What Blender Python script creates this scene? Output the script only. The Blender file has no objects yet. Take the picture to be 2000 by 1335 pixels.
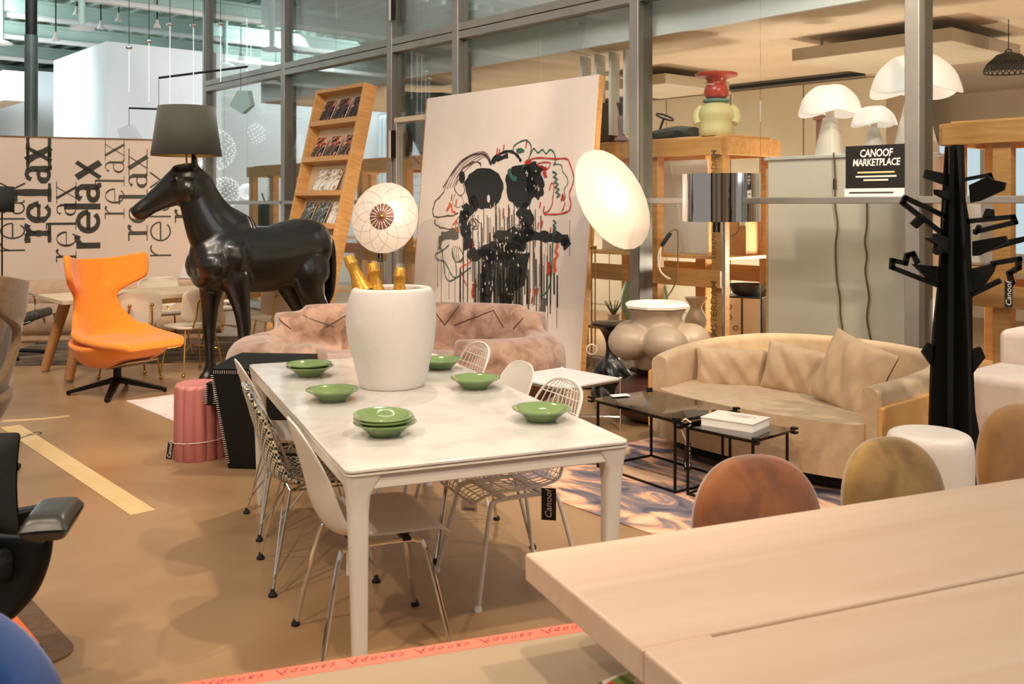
import bpy, bmesh, math, random
from math import pi, sin, cos, radians, atan2, sqrt
from mathutils import Vector, Matrix

# ------------------------------------------------------------------ camera, world, lights, exposure
scene = bpy.context.scene
COL = scene.collection
F, HZ, CH = 1900.0, 400.0, 1.6          # focal length in px of the 2000 px frame, horizon row, eye height
cam = bpy.data.cameras.new('camera'); cam.sensor_width = 36; cam.lens = 36 * F / 2000
cam.shift_y = -(667.5 - HZ) / 2000
cam.clip_start = .05; cam.clip_end = 200
cam.dof.use_dof = True; cam.dof.focus_distance = 6.5; cam.dof.aperture_fstop = 5.0
co = bpy.data.objects.new('camera', cam); COL.objects.link(co)
co.location = (0, 0, CH); co.rotation_euler = (pi / 2, 0, 0); scene.camera = co
vs = scene.view_settings
scene.display_settings.display_device = 'sRGB'
vs.view_transform = 'Standard'; vs.look = 'None'; vs.gamma = 1.0; vs.use_curve_mapping = False
vs.exposure = -0.30
wd = bpy.data.worlds.new('world'); scene.world = wd; wd.use_nodes = True
bg = wd.node_tree.nodes['Background']
bg.inputs[0].default_value = (1.0, 0.91, 0.82, 1); bg.inputs[1].default_value = 0.52

def spot(loc, target, energy, col, size=60, blend=.5, rad=.06):
    l = bpy.data.lights.new('track_spot_light', 'SPOT'); l.energy = energy; l.color = col
    l.spot_size = radians(size); l.spot_blend = blend; l.shadow_soft_size = rad
    o = bpy.data.objects.new('track_spot_light', l); COL.objects.link(o); o.location = loc
    o.rotation_euler = (Vector(target) - Vector(loc)).to_track_quat('-Z', 'Y').to_euler()
    return o
def area(loc, target, energy, col, sx, sy):
    l = bpy.data.lights.new('window_light', 'AREA'); l.energy = energy; l.color = col
    l.shape = 'RECTANGLE'; l.size = sx; l.size_y = sy
    o = bpy.data.objects.new('window_light', l); COL.objects.link(o); o.location = loc
    o.rotation_euler = (Vector(target) - Vector(loc)).to_track_quat('-Z', 'Y').to_euler()
    return o
WARM = (1.0, .81, .60); COOL = (.80, .92, 1.0)
spot((1.4, 2.2, 4.2), (-.6, 4.3, .7), 420, WARM, 62)
spot((-.6, 6.8, 4.3), (-.9, 4.0, 0), 420, WARM, 70)
spot((-1.6, 4.6, 4.2), (-3.0, 8.2, .6), 420, WARM, 62)
spot((-2.4, 2.0, 4.2), (-1.5, 4.6, 0), 320, WARM, 75)
spot((1.2, 4.2, 4.2), (-.2, 8.6, .8), 430, WARM, 55)
spot((3.2, 3.6, 4.2), (1.7, 6.2, .4), 380, WARM, 65)
spot((.2, 1.0, 4.0), (1.2, 2.3, .7), 300, WARM, 75)
spot((-3.4, 5.8, 4.3), (-2.3, 9.2, 1.0), 420, WARM, 55)
spot((.8, 5.6, 4.4), (.35, 10.2, 1.6), 330, WARM, 46)
spot((-4.6, 6.5, 4.3), (-4.6, 11.5, 1.0), 420, WARM, 62)
spot((2.6, 6.0, 4.2), (1.9, 8.6, 1.0), 300, WARM, 60)
area((-6.5, 12.5, 5.6), (-9.5, 18.5, 1.5), 150, COOL, 4, 3)          # added unseen lights that brighten the hall
area((-2.2, 18.6, 5.6), (-4.8, 24.0, 1.5), 380, COOL, 3, 3)
area((-12.0, 16.0, 5.6), (-12.0, 24.0, 2.5), 420, COOL, 5, 3)
area((-11.5, 17.0, 5.6), (-13.5, 27.0, 2.0), 1200, COOL, 4, 3)
area((-1.5, 4.5, 6.8), (-1.0, 12.5, 4.6), 420, (1.0, .95, .92), 5, 2)   # added overhead fill, out of view, for the fascia
area((5.6, 3.2, 3.0), (1.5, 5.0, .6), 60, (.86, .93, 1.0), 1.6, 2.4)  # shop window on the right
def hidden_fill(loc, energy, col=(1.0, .90, .77)):  # added point light, kept hidden, to lift dim ceilings
    l = bpy.data.lights.new('floor_uplight', 'POINT'); l.energy = energy; l.color = col; l.shadow_soft_size = .12
    o = bpy.data.objects.new('floor_uplight', l); COL.objects.link(o); o.location = loc
FILLS = [((-1.2, 2.4, .7), 150), ((1.75, 1.5, 1.0), 150), ((-4.6, 2.6, .8), 150), ((4.4, 2.6, .5), 140), ((-6.6, 2.4, 1.2), 90)]  # fills tucked behind painting, cabinet and racks to lighten the back room
spot((3.0, 4.4, 4.3), (2.8, 8.3, 1.3), 800, WARM, 60)
spot((.4, 7.0, 4.3), (-2.2, 13.0, 1.6), 380, WARM, 50)
spot((-1.6, .6, 3.4), (-.2, 3.7, .3), 240, WARM, 60)
hidden_fill((-14.5, 21.0, .4), 450, COOL)  # added behind the lettered panel to lighten the hall deck

# ------------------------------------------------------------------ coordinate helpers
def at(px, py, d): return Vector(((px - 1000) / F * d, d, CH - (py - HZ) / F * d))
def fl(px, py, z=0):
    d = F * (CH - z) / (py - HZ); return Vector(((px - 1000) / F * d, d, z))
TA = radians(22.8); E2 = Vector((cos(TA), sin(TA), 0)); E1 = Vector((-sin(TA), cos(TA), 0))
WA = atan2(-.754, .657); WS = Vector((.657, -.754, 0)); WV = Vector((.754, .657, 0)); W0 = Vector((.758, 9.6, 0))
def wp(s, v, z=0): return W0 + WS * s + WV * v + Vector((0, 0, z))
def wpix(px, py, v):
    k = (px - 1000) / F; t = (v + W0.x * WV.x + W0.y * WV.y) / (k * WV.x + WV.y)
    R = Vector((k * t - W0.x, t - W0.y, 0)); return R.dot(WS), CH - (py - HZ) * t / F
for (a_, b_, z_), e_ in FILLS: hidden_fill(wp(a_, b_, z_), e_)
TC = Vector((-.494, 4.395, 0))
def tp(x, y, z=0): return TC + E2 * x + E1 * y + Vector((0, 0, z))

# ------------------------------------------------------------------ materials
def lin(c):
    if isinstance(c, str): c = tuple(int(c[i:i + 2], 16) for i in (0, 2, 4))
    return tuple((x / 255 / 12.92) if x / 255 <= .04045 else ((x / 255 + .055) / 1.055) ** 2.4 for x in c) + (1,)
MATS = {}
def mat(name, col, rough=.5, metal=0, col2=None, scale=6, detail=4, stretch=(1, 1, 1), lo=.35, hi=.65, bump=0, bscale=None,
        spec=.5, sheen=0, coat=0, emit=None, estr=0, alpha=None, trans=0, kind='noise', dist=0, ramp=None, sub=0):
    if name in MATS: return MATS[name]
    m = bpy.data.materials.new(name); m.use_nodes = True; nt = m.node_tree; N = nt.nodes; L = nt.links
    b = N['Principled BSDF']
    b.inputs['Base Color'].default_value = lin(col); b.inputs['Roughness'].default_value = rough
    b.inputs['Metallic'].default_value = metal; b.inputs['Specular IOR Level'].default_value = spec
    b.inputs['Sheen Weight'].default_value = sheen; b.inputs['Coat Weight'].default_value = coat
    b.inputs['Transmission Weight'].default_value = trans
    if emit: b.inputs['Emission Color'].default_value = lin(emit); b.inputs['Emission Strength'].default_value = estr
    if sub: b.inputs['Subsurface Weight'].default_value = sub; b.inputs['Subsurface Scale'].default_value = .02
    tc = N.new('ShaderNodeTexCoord'); mp = N.new('ShaderNodeMapping'); L.new(tc.outputs['Object'], mp.inputs[0])
    mp.inputs['Scale'].default_value = stretch
    if kind == 'noise':
        tx = N.new('ShaderNodeTexNoise'); tx.inputs['Scale'].default_value = scale; tx.inputs['Detail'].default_value = detail
        tx.inputs['Distortion'].default_value = dist; out = tx.outputs['Fac']
    elif kind == 'wave':
        tx = N.new('ShaderNodeTexWave'); tx.inputs['Scale'].default_value = scale; tx.inputs['Distortion'].default_value = dist
        tx.inputs['Detail'].default_value = detail; out = tx.outputs['Fac']
    elif kind == 'voronoi':
        tx = N.new('ShaderNodeTexVoronoi'); tx.inputs['Scale'].default_value = scale; out = tx.outputs['Distance']
    elif kind == 'cells':
        tx = N.new('ShaderNodeTexVoronoi'); tx.inputs['Scale'].default_value = scale; tx.inputs['Randomness'].default_value = 0
        tx.distance = 'CHEBYCHEV'
        sp = N.new('ShaderNodeSeparateColor'); L.new(tx.outputs['Color'], sp.inputs[0]); out = sp.outputs[0]
    elif kind == 'checker':
        tx = N.new('ShaderNodeTexChecker'); tx.inputs['Scale'].default_value = scale; out = tx.outputs['Fac']
    L.new(mp.outputs[0], tx.inputs[0])
    if ramp or col2:
        r = N.new('ShaderNodeValToRGB'); e = r.color_ramp.elements
        st = ramp or [(lo, col), (hi, col2)]
        while len(e) < len(st): e.new(.5)
        for q, (p, c) in zip(e, st): q.position = p; q.color = lin(c)
        if kind == 'cells': r.color_ramp.interpolation = 'CONSTANT'
        L.new(out, r.inputs[0]); L.new(r.outputs[0], b.inputs['Base Color'])
    if bump:
        bn = N.new('ShaderNodeBump'); bn.inputs['Strength'].default_value = bump; bn.inputs['Distance'].default_value = .01
        if bscale:
            t2 = N.new('ShaderNodeTexNoise'); t2.inputs['Scale'].default_value = bscale; t2.inputs['Detail'].default_value = 5
            L.new(mp.outputs[0], t2.inputs[0]); L.new(t2.outputs['Fac'], bn.inputs['Height'])
        else: L.new(out, bn.inputs['Height'])
        L.new(bn.outputs[0], b.inputs['Normal'])
    MATS[name] = m; return m

def glass_mat(name, tint, gloss=1.0, haze=0, hazecol=(220, 200, 180), rough=.02, ior=1.45):
    m = bpy.data.materials.new(name); m.use_nodes = True; nt = m.node_tree; N = nt.nodes; L = nt.links
    N.remove(N['Principled BSDF']); o = N['Material Output']
    t = N.new('ShaderNodeBsdfTransparent'); t.inputs[0].default_value = lin(tint)
    g = N.new('ShaderNodeBsdfGlossy'); g.inputs['Roughness'].default_value = rough
    fr = N.new('ShaderNodeFresnel'); fr.inputs[0].default_value = ior
    mu = N.new('ShaderNodeMath'); mu.operation = 'MULTIPLY'; mu.inputs[1].default_value = gloss; L.new(fr.outputs[0], mu.inputs[0])
    mx = N.new('ShaderNodeMixShader'); L.new(mu.outputs[0], mx.inputs[0]); L.new(t.outputs[0], mx.inputs[1]); L.new(g.outputs[0], mx.inputs[2])
    last = mx
    if haze:
        d = N.new('ShaderNodeBsdfDiffuse'); d.inputs[0].default_value = lin(hazecol)
        m2 = N.new('ShaderNodeMixShader'); m2.inputs[0].default_value = haze; L.new(mx.outputs[0], m2.inputs[1]); L.new(d.outputs[0], m2.inputs[2]); last = m2
    L.new(last.outputs[0], o.inputs[0]); MATS[name] = m; return m

def translucent_mat(name, col, mixv=.6, emit=0):
    m = bpy.data.materials.new(name); m.use_nodes = True; nt = m.node_tree; N = nt.nodes; L = nt.links
    N.remove(N['Principled BSDF']); o = N['Material Output']
    t = N.new('ShaderNodeBsdfTranslucent'); t.inputs[0].default_value = lin(col)
    d = N.new('ShaderNodeBsdfDiffuse'); d.inputs[0].default_value = lin(col)
    mx = N.new('ShaderNodeMixShader'); mx.inputs[0].default_value = mixv; L.new(d.outputs[0], mx.inputs[1]); L.new(t.outputs[0], mx.inputs[2])
    last = mx
    if emit:
        e = N.new('ShaderNodeEmission'); e.inputs[0].default_value = lin((255, 246, 236)); e.inputs[1].default_value = emit
        a = N.new('ShaderNodeAddShader'); L.new(mx.outputs[0], a.inputs[0]); L.new(e.outputs[0], a.inputs[1]); last = a
    L.new(last.outputs[0], o.inputs[0]); MATS[name] = m; return m

def emission_mat(name, col, s):
    m = bpy.data.materials.new(name); m.use_nodes = True; nt = m.node_tree; N = nt.nodes
    N.remove(N['Principled BSDF']); e = N.new('ShaderNodeEmission'); e.inputs[0].default_value = lin(col); e.inputs[1].default_value = s
    nt.links.new(e.outputs[0], N['Material Output'].inputs[0]); MATS[name] = m; return m

# ------------------------------------------------------------------ mesh building
def catmull(pts, n=6, closed=False):
    P = [tuple(p) for p in pts]; k = len(P); out = []
    segs = k if closed else k - 1
    for i in range(segs):
        g = lambda j: P[j % k] if closed else P[max(0, min(k - 1, j))]
        p0, p1, p2, p3 = g(i - 1), g(i), g(i + 1), g(i + 2)
        for j in range(n):
            t = j / n; t2 = t * t; t3 = t2 * t
            out.append(tuple(.5 * (2 * b + (c - a) * t + (2 * a - 5 * b + 4 * c - d) * t2 + (3 * b - a - 3 * c + d) * t3) for a, b, c, d in zip(p0, p1, p2, p3)))
    if not closed: out.append(P[-1])
    return out

class MB:
    def __init__(s): s.v = []; s.f = []
    def add(s, v, f):
        n = len(s.v); s.v += [tuple(p) for p in v]; s.f += [tuple(i + n for i in q) for q in f]; return s
    def box(s, c, d, rz=0, M=None):
        x, y, z = (q / 2 for q in d); R = Matrix.Rotation(rz, 3, 'Z') if not M else M; c = Vector(c)
        v = [c + R @ Vector(p) for p in ((-x, -y, -z), (x, -y, -z), (x, y, -z), (-x, y, -z), (-x, -y, z), (x, -y, z), (x, y, z), (-x, y, z))]
        return s.add(v, [(0, 3, 2, 1), (4, 5, 6, 7), (0, 1, 5, 4), (1, 2, 6, 5), (2, 3, 7, 6), (3, 0, 4, 7)])
    def bx(s, x0, x1, y0, y1, z0, z1): return s.box(((x0 + x1) / 2, (y0 + y1) / 2, (z0 + z1) / 2), (abs(x1 - x0), abs(y1 - y0), abs(z1 - z0)))
    def tube(s, pts, r, n=8, closed=False):
        pts = [Vector(p) for p in pts]; k = len(pts); rs = r if isinstance(r, (list, tuple)) else [r] * k
        v = []; f = []; up = None
        for i, p in enumerate(pts):
            t = (pts[(i + 1) % k] - pts[i - 1]) if closed else (pts[min(i + 1, k - 1)] - pts[max(i - 1, 0)])
            t = t.normalized() if t.length > 1e-9 else Vector((0, 0, 1))
            if up is None: up = Vector((0, 0, 1)) if abs(t.z) < .9 else Vector((1, 0, 0))
            a = t.cross(up); a = a.normalized() if a.length > 1e-6 else t.orthogonal().normalized(); b = a.cross(t).normalized(); up = b
            for j in range(n):
                q = 2 * pi * j / n; v.append(p + (a * cos(q) + b * sin(q)) * rs[i])
        m = k if closed else k - 1
        for i in range(m):
            for j in range(n):
                a0 = i * n + j; a1 = i * n + (j + 1) % n; b0 = ((i + 1) % k) * n + j; b1 = ((i + 1) % k) * n + (j + 1) % n
                f.append((a0, a1, b1, b0))
        if not closed: f.append(tuple(range(n - 1, -1, -1))); f.append(tuple((k - 1) * n + j for j in range(n)))
        return s.add(v, f)
    def lathe(s, prof, n=24, c=(0, 0, 0), cap=True, fx=None):
        v = []; f = []; k = len(prof); cx, cy, cz = c
        for r, z in prof:
            for j in range(n):
                q = 2 * pi * j / n; rr = r if fx is None else fx(r, z, q); v.append((cx + rr * cos(q), cy + rr * sin(q), cz + z))
        for i in range(k - 1):
            for j in range(n): f.append((i * n + j, i * n + (j + 1) % n, (i + 1) * n + (j + 1) % n, (i + 1) * n + j))
        if cap: f.append(tuple(range(n - 1, -1, -1))); f.append(tuple((k - 1) * n + j for j in range(n)))
        return s.add(v, f)
    def cyl(s, c, r, h, n=20, r2=None): return s.lathe([(r, 0), (r if r2 is None else r2, h)], n, c)
    def sphere(s, c, r, n=12, sz=1.0):
        m = max(4, n // 2)
        return s.lathe([(max(1e-4, r * sin(pi * i / m)), -r * cos(pi * i / m) * sz) for i in range(m + 1)], n, c, cap=False)
    def prism(s, poly, h, M=None, z0=0):
        M = M or Matrix.Identity(4); n = len(poly)
        v = [M @ Vector((x, y, z0)) for x, y in poly] + [M @ Vector((x, y, z0 + h)) for x, y in poly]
        return s.add(v, [tuple(range(n - 1, -1, -1)), tuple(range(n, 2 * n))] + [(i, (i + 1) % n, n + (i + 1) % n, n + i) for i in range(n)])
    def grid(s, nu, nv, fn, closed=False):
        v = [fn(i / (nu if closed else nu - 1), j / (nv - 1)) for j in range(nv) for i in range(nu)]
        f = [(j * nu + i, j * nu + (i + 1) % nu, (j + 1) * nu + (i + 1) % nu, (j + 1) * nu + i) for j in range(nv - 1) for i in range(nu if closed else nu - 1)]
        return s.add(v, f)
    def loft(s, rings):
        n = len(rings[0]); v = [p for r in rings for p in r]; k = len(rings)
        f = [(i * n + j, i * n + (j + 1) % n, (i + 1) * n + (j + 1) % n, (i + 1) * n + j) for i in range(k - 1) for j in range(n)]
        f += [tuple(range(n - 1, -1, -1)), tuple((k - 1) * n + j for j in range(n))]
        return s.add(v, f)
    def limb(s, secs, n=14, sub=4):          # secs: (x,y,z, lateral radius, in-plane radius), path in an XZ-like plane
        S = catmull(secs, sub); P = [Vector(q[:3]) for q in S]; rings = []
        for i, q in enumerate(S):
            t = (P[min(i + 1, len(P) - 1)] - P[max(i - 1, 0)]).normalized()
            lat = Vector((0, 1, 0)); lat = (lat - t * lat.dot(t)).normalized(); nr = t.cross(lat).normalized()
            rings.append([P[i] + lat * cos(2 * pi * j / n) * max(q[3], .004) + nr * sin(2 * pi * j / n) * max(q[4], .004) for j in range(n)])
        return s.loft(rings)
    def ribbon(s, pts, w, M=None, z=0):
        M = M or Matrix.Identity(4); pts = [Vector((p[0], p[1])) for p in pts]; k = len(pts); v = []
        ws = w if isinstance(w, (list, tuple)) else [w] * k
        for i, p in enumerate(pts):
            t = pts[min(i + 1, k - 1)] - pts[max(i - 1, 0)]; t = t.normalized() if t.length > 1e-9 else Vector((1, 0)); nn = Vector((-t.y, t.x)) * ws[i] / 2
            v += [M @ Vector((p.x + nn.x, p.y + nn.y, z)), M @ Vector((p.x - nn.x, p.y - nn.y, z))]
        return s.add(v, [(2 * i, 2 * i + 1, 2 * i + 3, 2 * i + 2) for i in range(k - 1)])
    def xform(s, M): s.v = [tuple(M @ Vector(p)) for p in s.v]; return s
    def mesh(s, name):
        me = bpy.data.meshes.new(name); me.from_pydata(s.v, [], s.f); me.validate(); 
        bm = bmesh.new(); bm.from_mesh(me); bmesh.ops.recalc_face_normals(bm, faces=bm.faces); bm.to_mesh(me); bm.free()
        return me
    def build(s, name, m, parent=None, loc=(0, 0, 0), rz=0, smooth=40, bevel=0, seg=2, subd=0, solid=0, soff=0, remesh=0, smth=0):
        me = s.mesh(name); me.materials.append(MATS[m] if isinstance(m, str) else m)
        if smooth and me.polygons:
            me.shade_smooth()
            if not subd and not remesh: me.set_sharp_from_angle(angle=radians(smooth))
        o = bpy.data.objects.new(name, me); COL.objects.link(o); o.location = loc; o.rotation_euler = (0, 0, rz)
        if parent: o.parent = parent
        if remesh:
            q = o.modifiers.new('remesh', 'REMESH'); q.mode = 'VOXEL'; q.voxel_size = remesh; q.use_smooth_shade = True
            if smth: q = o.modifiers.new('smooth', 'SMOOTH'); q.iterations = smth; q.factor = .5
        if solid: q = o.modifiers.new('solid', 'SOLIDIFY'); q.thickness = solid; q.offset = soff
        if bevel: q = o.modifiers.new('bevel', 'BEVEL'); q.width = bevel; q.segments = seg; q.limit_method = 'ANGLE'; q.angle_limit = radians(35)
        if subd: q = o.modifiers.new('subd', 'SUBSURF'); q.levels = subd; q.render_levels = subd
        return o

def bake(o):                                  # make the modifier result the mesh itself
    dg = bpy.context.evaluated_depsgraph_get(); me = bpy.data.meshes.new_from_object(o.evaluated_get(dg))
    o.modifiers.clear(); o.data = me; me.shade_smooth(); return o
def tag(o, label, cat, group=None, kind=None):
    o['label'] = label; o['category'] = cat
    if group: o['group'] = group
    if kind: o['kind'] = kind
    return o
def thing(name, label, cat, loc=(0, 0, 0), rz=0, group=None):
    o = bpy.data.objects.new(name, None); COL.objects.link(o); o.location = loc; o.rotation_euler = (0, 0, rz); o.empty_display_size = .1
    return tag(o, label, cat, group)
def struct(o): o['kind'] = 'structure'; return o
def stuff(o): o['kind'] = 'stuff'; return o
KIDS = {}
def kids(o): return [c for c in bpy.data.objects if c.parent == o]
def dup(root, loc, rz, label=None, group=None):
    r = root.copy(); COL.objects.link(r); r.location = loc; r.rotation_euler = (0, 0, rz)
    if label: r['label'] = label
    if group: r['group'] = group
    for ch in kids(root):
        c = ch.copy(); COL.objects.link(c); c.parent = r
        for g in kids(ch):
            d = g.copy(); COL.objects.link(d); d.parent = c
    return r
def inst(o, loc=None, rz=None, parent=None):
    c = o.copy(); COL.objects.link(c)
    if loc is not None: c.location = loc
    if rz is not None: c.rotation_euler = (0, 0, rz)
    if parent is not None: c.parent = parent
    return c
TXT = {}
def text_mb(st, size, M, shear=0, bold=0, spacing=1.0, align='CENTER'):
    key = (st, shear, bold, spacing, align)
    if key not in TXT:
        c = bpy.data.curves.new('lettering', 'FONT'); c.body = st; c.size = 1; c.shear = shear; c.offset = bold; c.space_character = spacing
        c.align_x = align; c.align_y = 'CENTER'; c.resolution_u = 2
        o = bpy.data.objects.new('lettering', c); COL.objects.link(o)
        dg = bpy.context.evaluated_depsgraph_get(); me = bpy.data.meshes.new_from_object(o.evaluated_get(dg))
        TXT[key] = ([v.co.copy() for v in me.vertices], [tuple(p.vertices) for p in me.polygons])
        bpy.data.objects.remove(o); bpy.data.curves.remove(c); bpy.data.meshes.remove(me)
    v, f = TXT[key]; mb = MB()
    return mb.add([M @ (p * size) for p in v], f)
def frame(o, xa, ya):                         # 4x4 with given x and y axes at o
    xa = Vector(xa).normalized(); ya = Vector(ya).normalized(); za = xa.cross(ya)
    return Matrix(((xa.x, ya.x, za.x, o[0]), (xa.y, ya.y, za.y, o[1]), (xa.z, ya.z, za.z, o[2]), (0, 0, 0, 1)))
def pillow(w, h, t, n=14, p=2.6, wr=.0, seed=0):  # cushion in the XZ plane, thickness along Y
    rnd = random.Random(seed); ph = [rnd.uniform(0, 6) for _ in range(6)]
    mb = MB()
    for sg in (-1, 1):
        def fn(u, v, sg=sg):
            x = 2 * u - 1; z = 2 * v - 1
            k = max(0, (1 - abs(x) ** p)) ** .5 * max(0, (1 - abs(z) ** p)) ** .5
            pin = 1 - .06 * (1 - abs(z) ** 2) * abs(x) ** 3; pin2 = 1 - .06 * (1 - abs(x) ** 2) * abs(z) ** 3
            wrk = wr * k * (sin(9 * x + 5 * z + ph[0]) + .7 * sin(15 * x - 4 * z + ph[1]) + .5 * sin(22 * x + 9 * z + ph[2]))
            return (x * w / 2 * pin, sg * (k * t / 2 + wrk * .5 + .004), z * h / 2 * pin2)
        mb.grid(n, n, fn)
    return mb
def rrect(w, d, r, n=5):
    out = []
    for cx, cy, a in ((w / 2 - r, d / 2 - r, 0), (-w / 2 + r, d / 2 - r, 90), (-w / 2 + r, -d / 2 + r, 180), (w / 2 - r, -d / 2 + r, 270)):
        for i in range(n + 1):
            q = radians(a + 90 * i / n); out.append((cx + r * cos(q), cy + r * sin(q)))
    return out

# ------------------------------------------------------------------ shared materials
mat('concrete', 'ad8c66', .30, col2='977653', scale=1.1, detail=8, bump=.02, bscale=30, spec=.45, dist=.6)
mat('aluminium', 'a39c92', .42, .55, col2='95928c', scale=3)
mat('aluminium_dark', '6d6a62', .45, .5)
mat('white_paint', 'e4e2de', .6, col2='dcdad6', scale=2)
mat('cool_white', 'e6eaec', .7, col2='dfe4e7', scale=1)
mat('warm_plaster', 'd9c6ac', .7, col2='d0bc9f', scale=1.5)
mat('panel_grey', 'bfb39d', .6, col2='b5a88f', scale=1.2)
mat('deck_green', '8fa79a', .6, col2='84a092', scale=1.5)
mat('beam_green', 'b5c9bd', .5, col2='a8bfb2', scale=2)
mat('steel_column', '55605a', .35, .4, col2='454f4a', scale=3)
mat('pine', 'd9a364', .5, col2='c68f50', scale=3, detail=6, stretch=(1, 1, 6), dist=1.2)
mat('pine_x', 'd9a364', .5, col2='c68f50', scale=3, detail=6, stretch=(.5, 6, 6), dist=1.2)
mat('pine_light', 'e6bb82', .5, col2='d9a968', scale=3, detail=6, stretch=(1, 1, 5), dist=1)
mat('oak_pale', 'd9bfa9', .42, col2='d0b39b', scale=2.2, detail=8, stretch=(.35, 4, 4), dist=.8)
mat('oak_leg', 'c08a5a', .5, col2='a9733f', scale=4, stretch=(1, 1, .4))
mat('marble', 'ebe6e1', .16, ramp=[(.0, 'bdb6af'), (.38, 'cfc9c3'), (.5, 'd9d4ce'), (1, 'dad5d0')], scale=2.5, detail=9, dist=2.5, coat=.3)
mat('white_metal', 'd8d1c8', .35)
mat('white_plastic', 'dfd7cd', .38, col2='dad2c7', scale=3)
mat('matte_white', 'd9d2cc', .75, bump=.35, bscale=14)
mat('cream_plastic', 'e0d2bb', .45, col2='dac9af', scale=3)
mat('chrome', 'dcdcdc', .10, 1.0)
mat('brass', 'c69a4e', .25, 1.0)
mat('brass_pale', 'cbb48c', .35, .9)
mat('black_gloss', '100f0b', .31, coat=.2, col2='17150e', scale=3, spec=.45)
mat('black_matte', '0c0c09', .6, col2='11110d', scale=8, spec=.2)
mat('black_metal', '191713', .4, .6)
mat('black_leather', '0b0b09', .5, bump=.1, bscale=120, spec=.3)
mat('black_rubber', '0f0f0f', .7)
mat('black_fabric', '1b1b19', .85, col2='232320', scale=60)
mat('stitch_white', 'ddd6c8', .8)
mat('shade_dark', '33332a', .85, col2='34342a', scale=90, sheen=.2)
mat('shade_liner', 'b98d4a', .7)
mat('orange_felt', 'f58c1c', .85, col2='f08416', scale=30, sheen=.3, bump=.05, bscale=160)
mat('taupe_felt', '765a3d', .9, col2='684e34', scale=40, sheen=.3, bump=.05, bscale=160)
mat('pink_velvet', 'b78a70', .8, ramp=[(.3, '70503a'), (.45, '926e58'), (.6, 'a98872'), (.8, '88644f')], scale=7, detail=8, sheen=.5, bump=.2, bscale=60, dist=.8)
mat('pink_glaze', 'c47a74', .35, col2='bb706a', scale=3)
mat('beige_fabric', 'c6ab88', .85, col2='bb9f7b', scale=14, sheen=.2, bump=.05, bscale=150)
mat('beige_cushion', 'c7aa86', .85, col2='b99b76', scale=5, sheen=.2, bump=.25, bscale=9)
mat('tan_leather', 'd9a45f', .45, col2='d29b55', scale=4)
mat('rust_velvet', '9a5a22', .75, ramp=[(.3, '63350f'), (.5, '7d4417'), (.7, '92561f')], scale=6, detail=5, sheen=.6, dist=1)
mat('olive_velvet', 'b08a48', .75, ramp=[(.3, '74561f'), (.5, '957237'), (.7, 'a98548')], scale=6, detail=5, sheen=.6, dist=1)
mat('tan_velvet', 'b98643', .75, ramp=[(.3, '8f6023'), (.5, 'a07032'), (.7, 'b07f40')], scale=4, detail=5, sheen=.6, dist=1)
mat('green_glaze', '7c9459', .12, col2='6f8950', scale=4, coat=.6)
mat('gold_foil', 'd9a441', .35, .55, col2='c8923a', scale=30, bump=.3, bscale=60)
mat('bottle_green', '1c3a22', .1, coat=.5)
mat('clay', 'a3907a', .4, col2='96836d', scale=3, dist=.5)
mat('clay_rim', 'e8dccd', .55)
mat('plum', '4a2a22', .4, col2='3f231c', scale=3)
mat('paper', 'eee8e0', .7)
mat('tag_black', '16140f', .6)
mat('ink', '3a352b', .75)
mat('ink_brown', '4a4436', .75, kind='checker', col2='55503f', scale=60)
mat('red_tape', 'ee7058', .5)
mat('tape_ink', '8a2f33', .6)
mat('cream_tape', 'e7c791', .5, col2='e0bd84', scale=5)
mat('cord_brown', '7a5a35', .7)
mat('cord_white', 'e6d6ba', .6)
mat('cord_black', '2a2018', .6)
# ================================================================== SETTING
PANE = glass_mat('partition_glass', 'f8faf8', .5, ior=1.4)
struct(MB().bx(-34, 26, -5, 48, -.1, 0).build('floor', 'concrete', smooth=0))
def wbox(name, m, s0, s1, v0, v1, z0, z1, parent=None, bevel=0):   # box in partition axes
    return MB().bx(s0, s1, v0, v1, z0, z1).build(name, m, parent, W0 if parent is None else (0, 0, 0), WA if parent is None else 0, smooth=0, bevel=bevel)

# --- glazed partition
part = struct(bpy.data.objects.new('wall_partition', None)); COL.objects.link(part); part.location = W0; part.rotation_euler = (0, 0, WA)
POSTS = [-8.93, -6.18, -3.41, -2.07, .65, 3.33, 6.05]
pm = MB().bx(-.055, .055, -.07, .07, 0, 6.0).build('mullion', 'aluminium', part, bevel=.006)
pd = MB().bx(.058, .066, -.06, .12, 0, 6.0).build('mullion_gasket', 'aluminium_dark', pm)  # darker strip down the right side of each mullion
pm.location = (POSTS[0], 0, 0)
for s in POSTS[1:]:
    c = inst(pm, (s, 0, 0), 0, part); inst(pd, None, None, c)
for a, b in zip(POSTS[:-1], POSTS[1:]):
    for z0, z1, nm in ((3.49, 3.575, 'transom'), (3.585, 3.67, 'transom'), (.02, .12, 'bottom_rail')):
        MB().bx(a + .055, b - .055, -.065, .065, z0, z1).build(nm, 'aluminium', part, bevel=.005)
    if a not in (-3.41, -2.07):
        MB().bx(a + .055, b - .055, -.085, .06, 1.61, 1.662).build('middle_rail', 'aluminium', part, bevel=.005)
    mid = (a + b) / 2
    cuts = [a + .055, mid - .004, mid + .004, b - .055] if b - a > 2 else [a + .055, b - .055]
    for k in range(0, len(cuts), 2):
        for z0, z1 in (((.12, 1.61), (1.662, 3.49), (3.67, 6.0)) if a not in (-3.41, -2.07) else ((.12, 3.49), (3.67, 6.0))):
            MB().bx(cuts[k], cuts[k + 1], -.006, .006, z0, z1).build('pane', PANE, part, smooth=0)
door = struct(bpy.data.objects.new('door_1', None)); COL.objects.link(door); door.location = W0; door.rotation_euler = (0, 0, WA)
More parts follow.
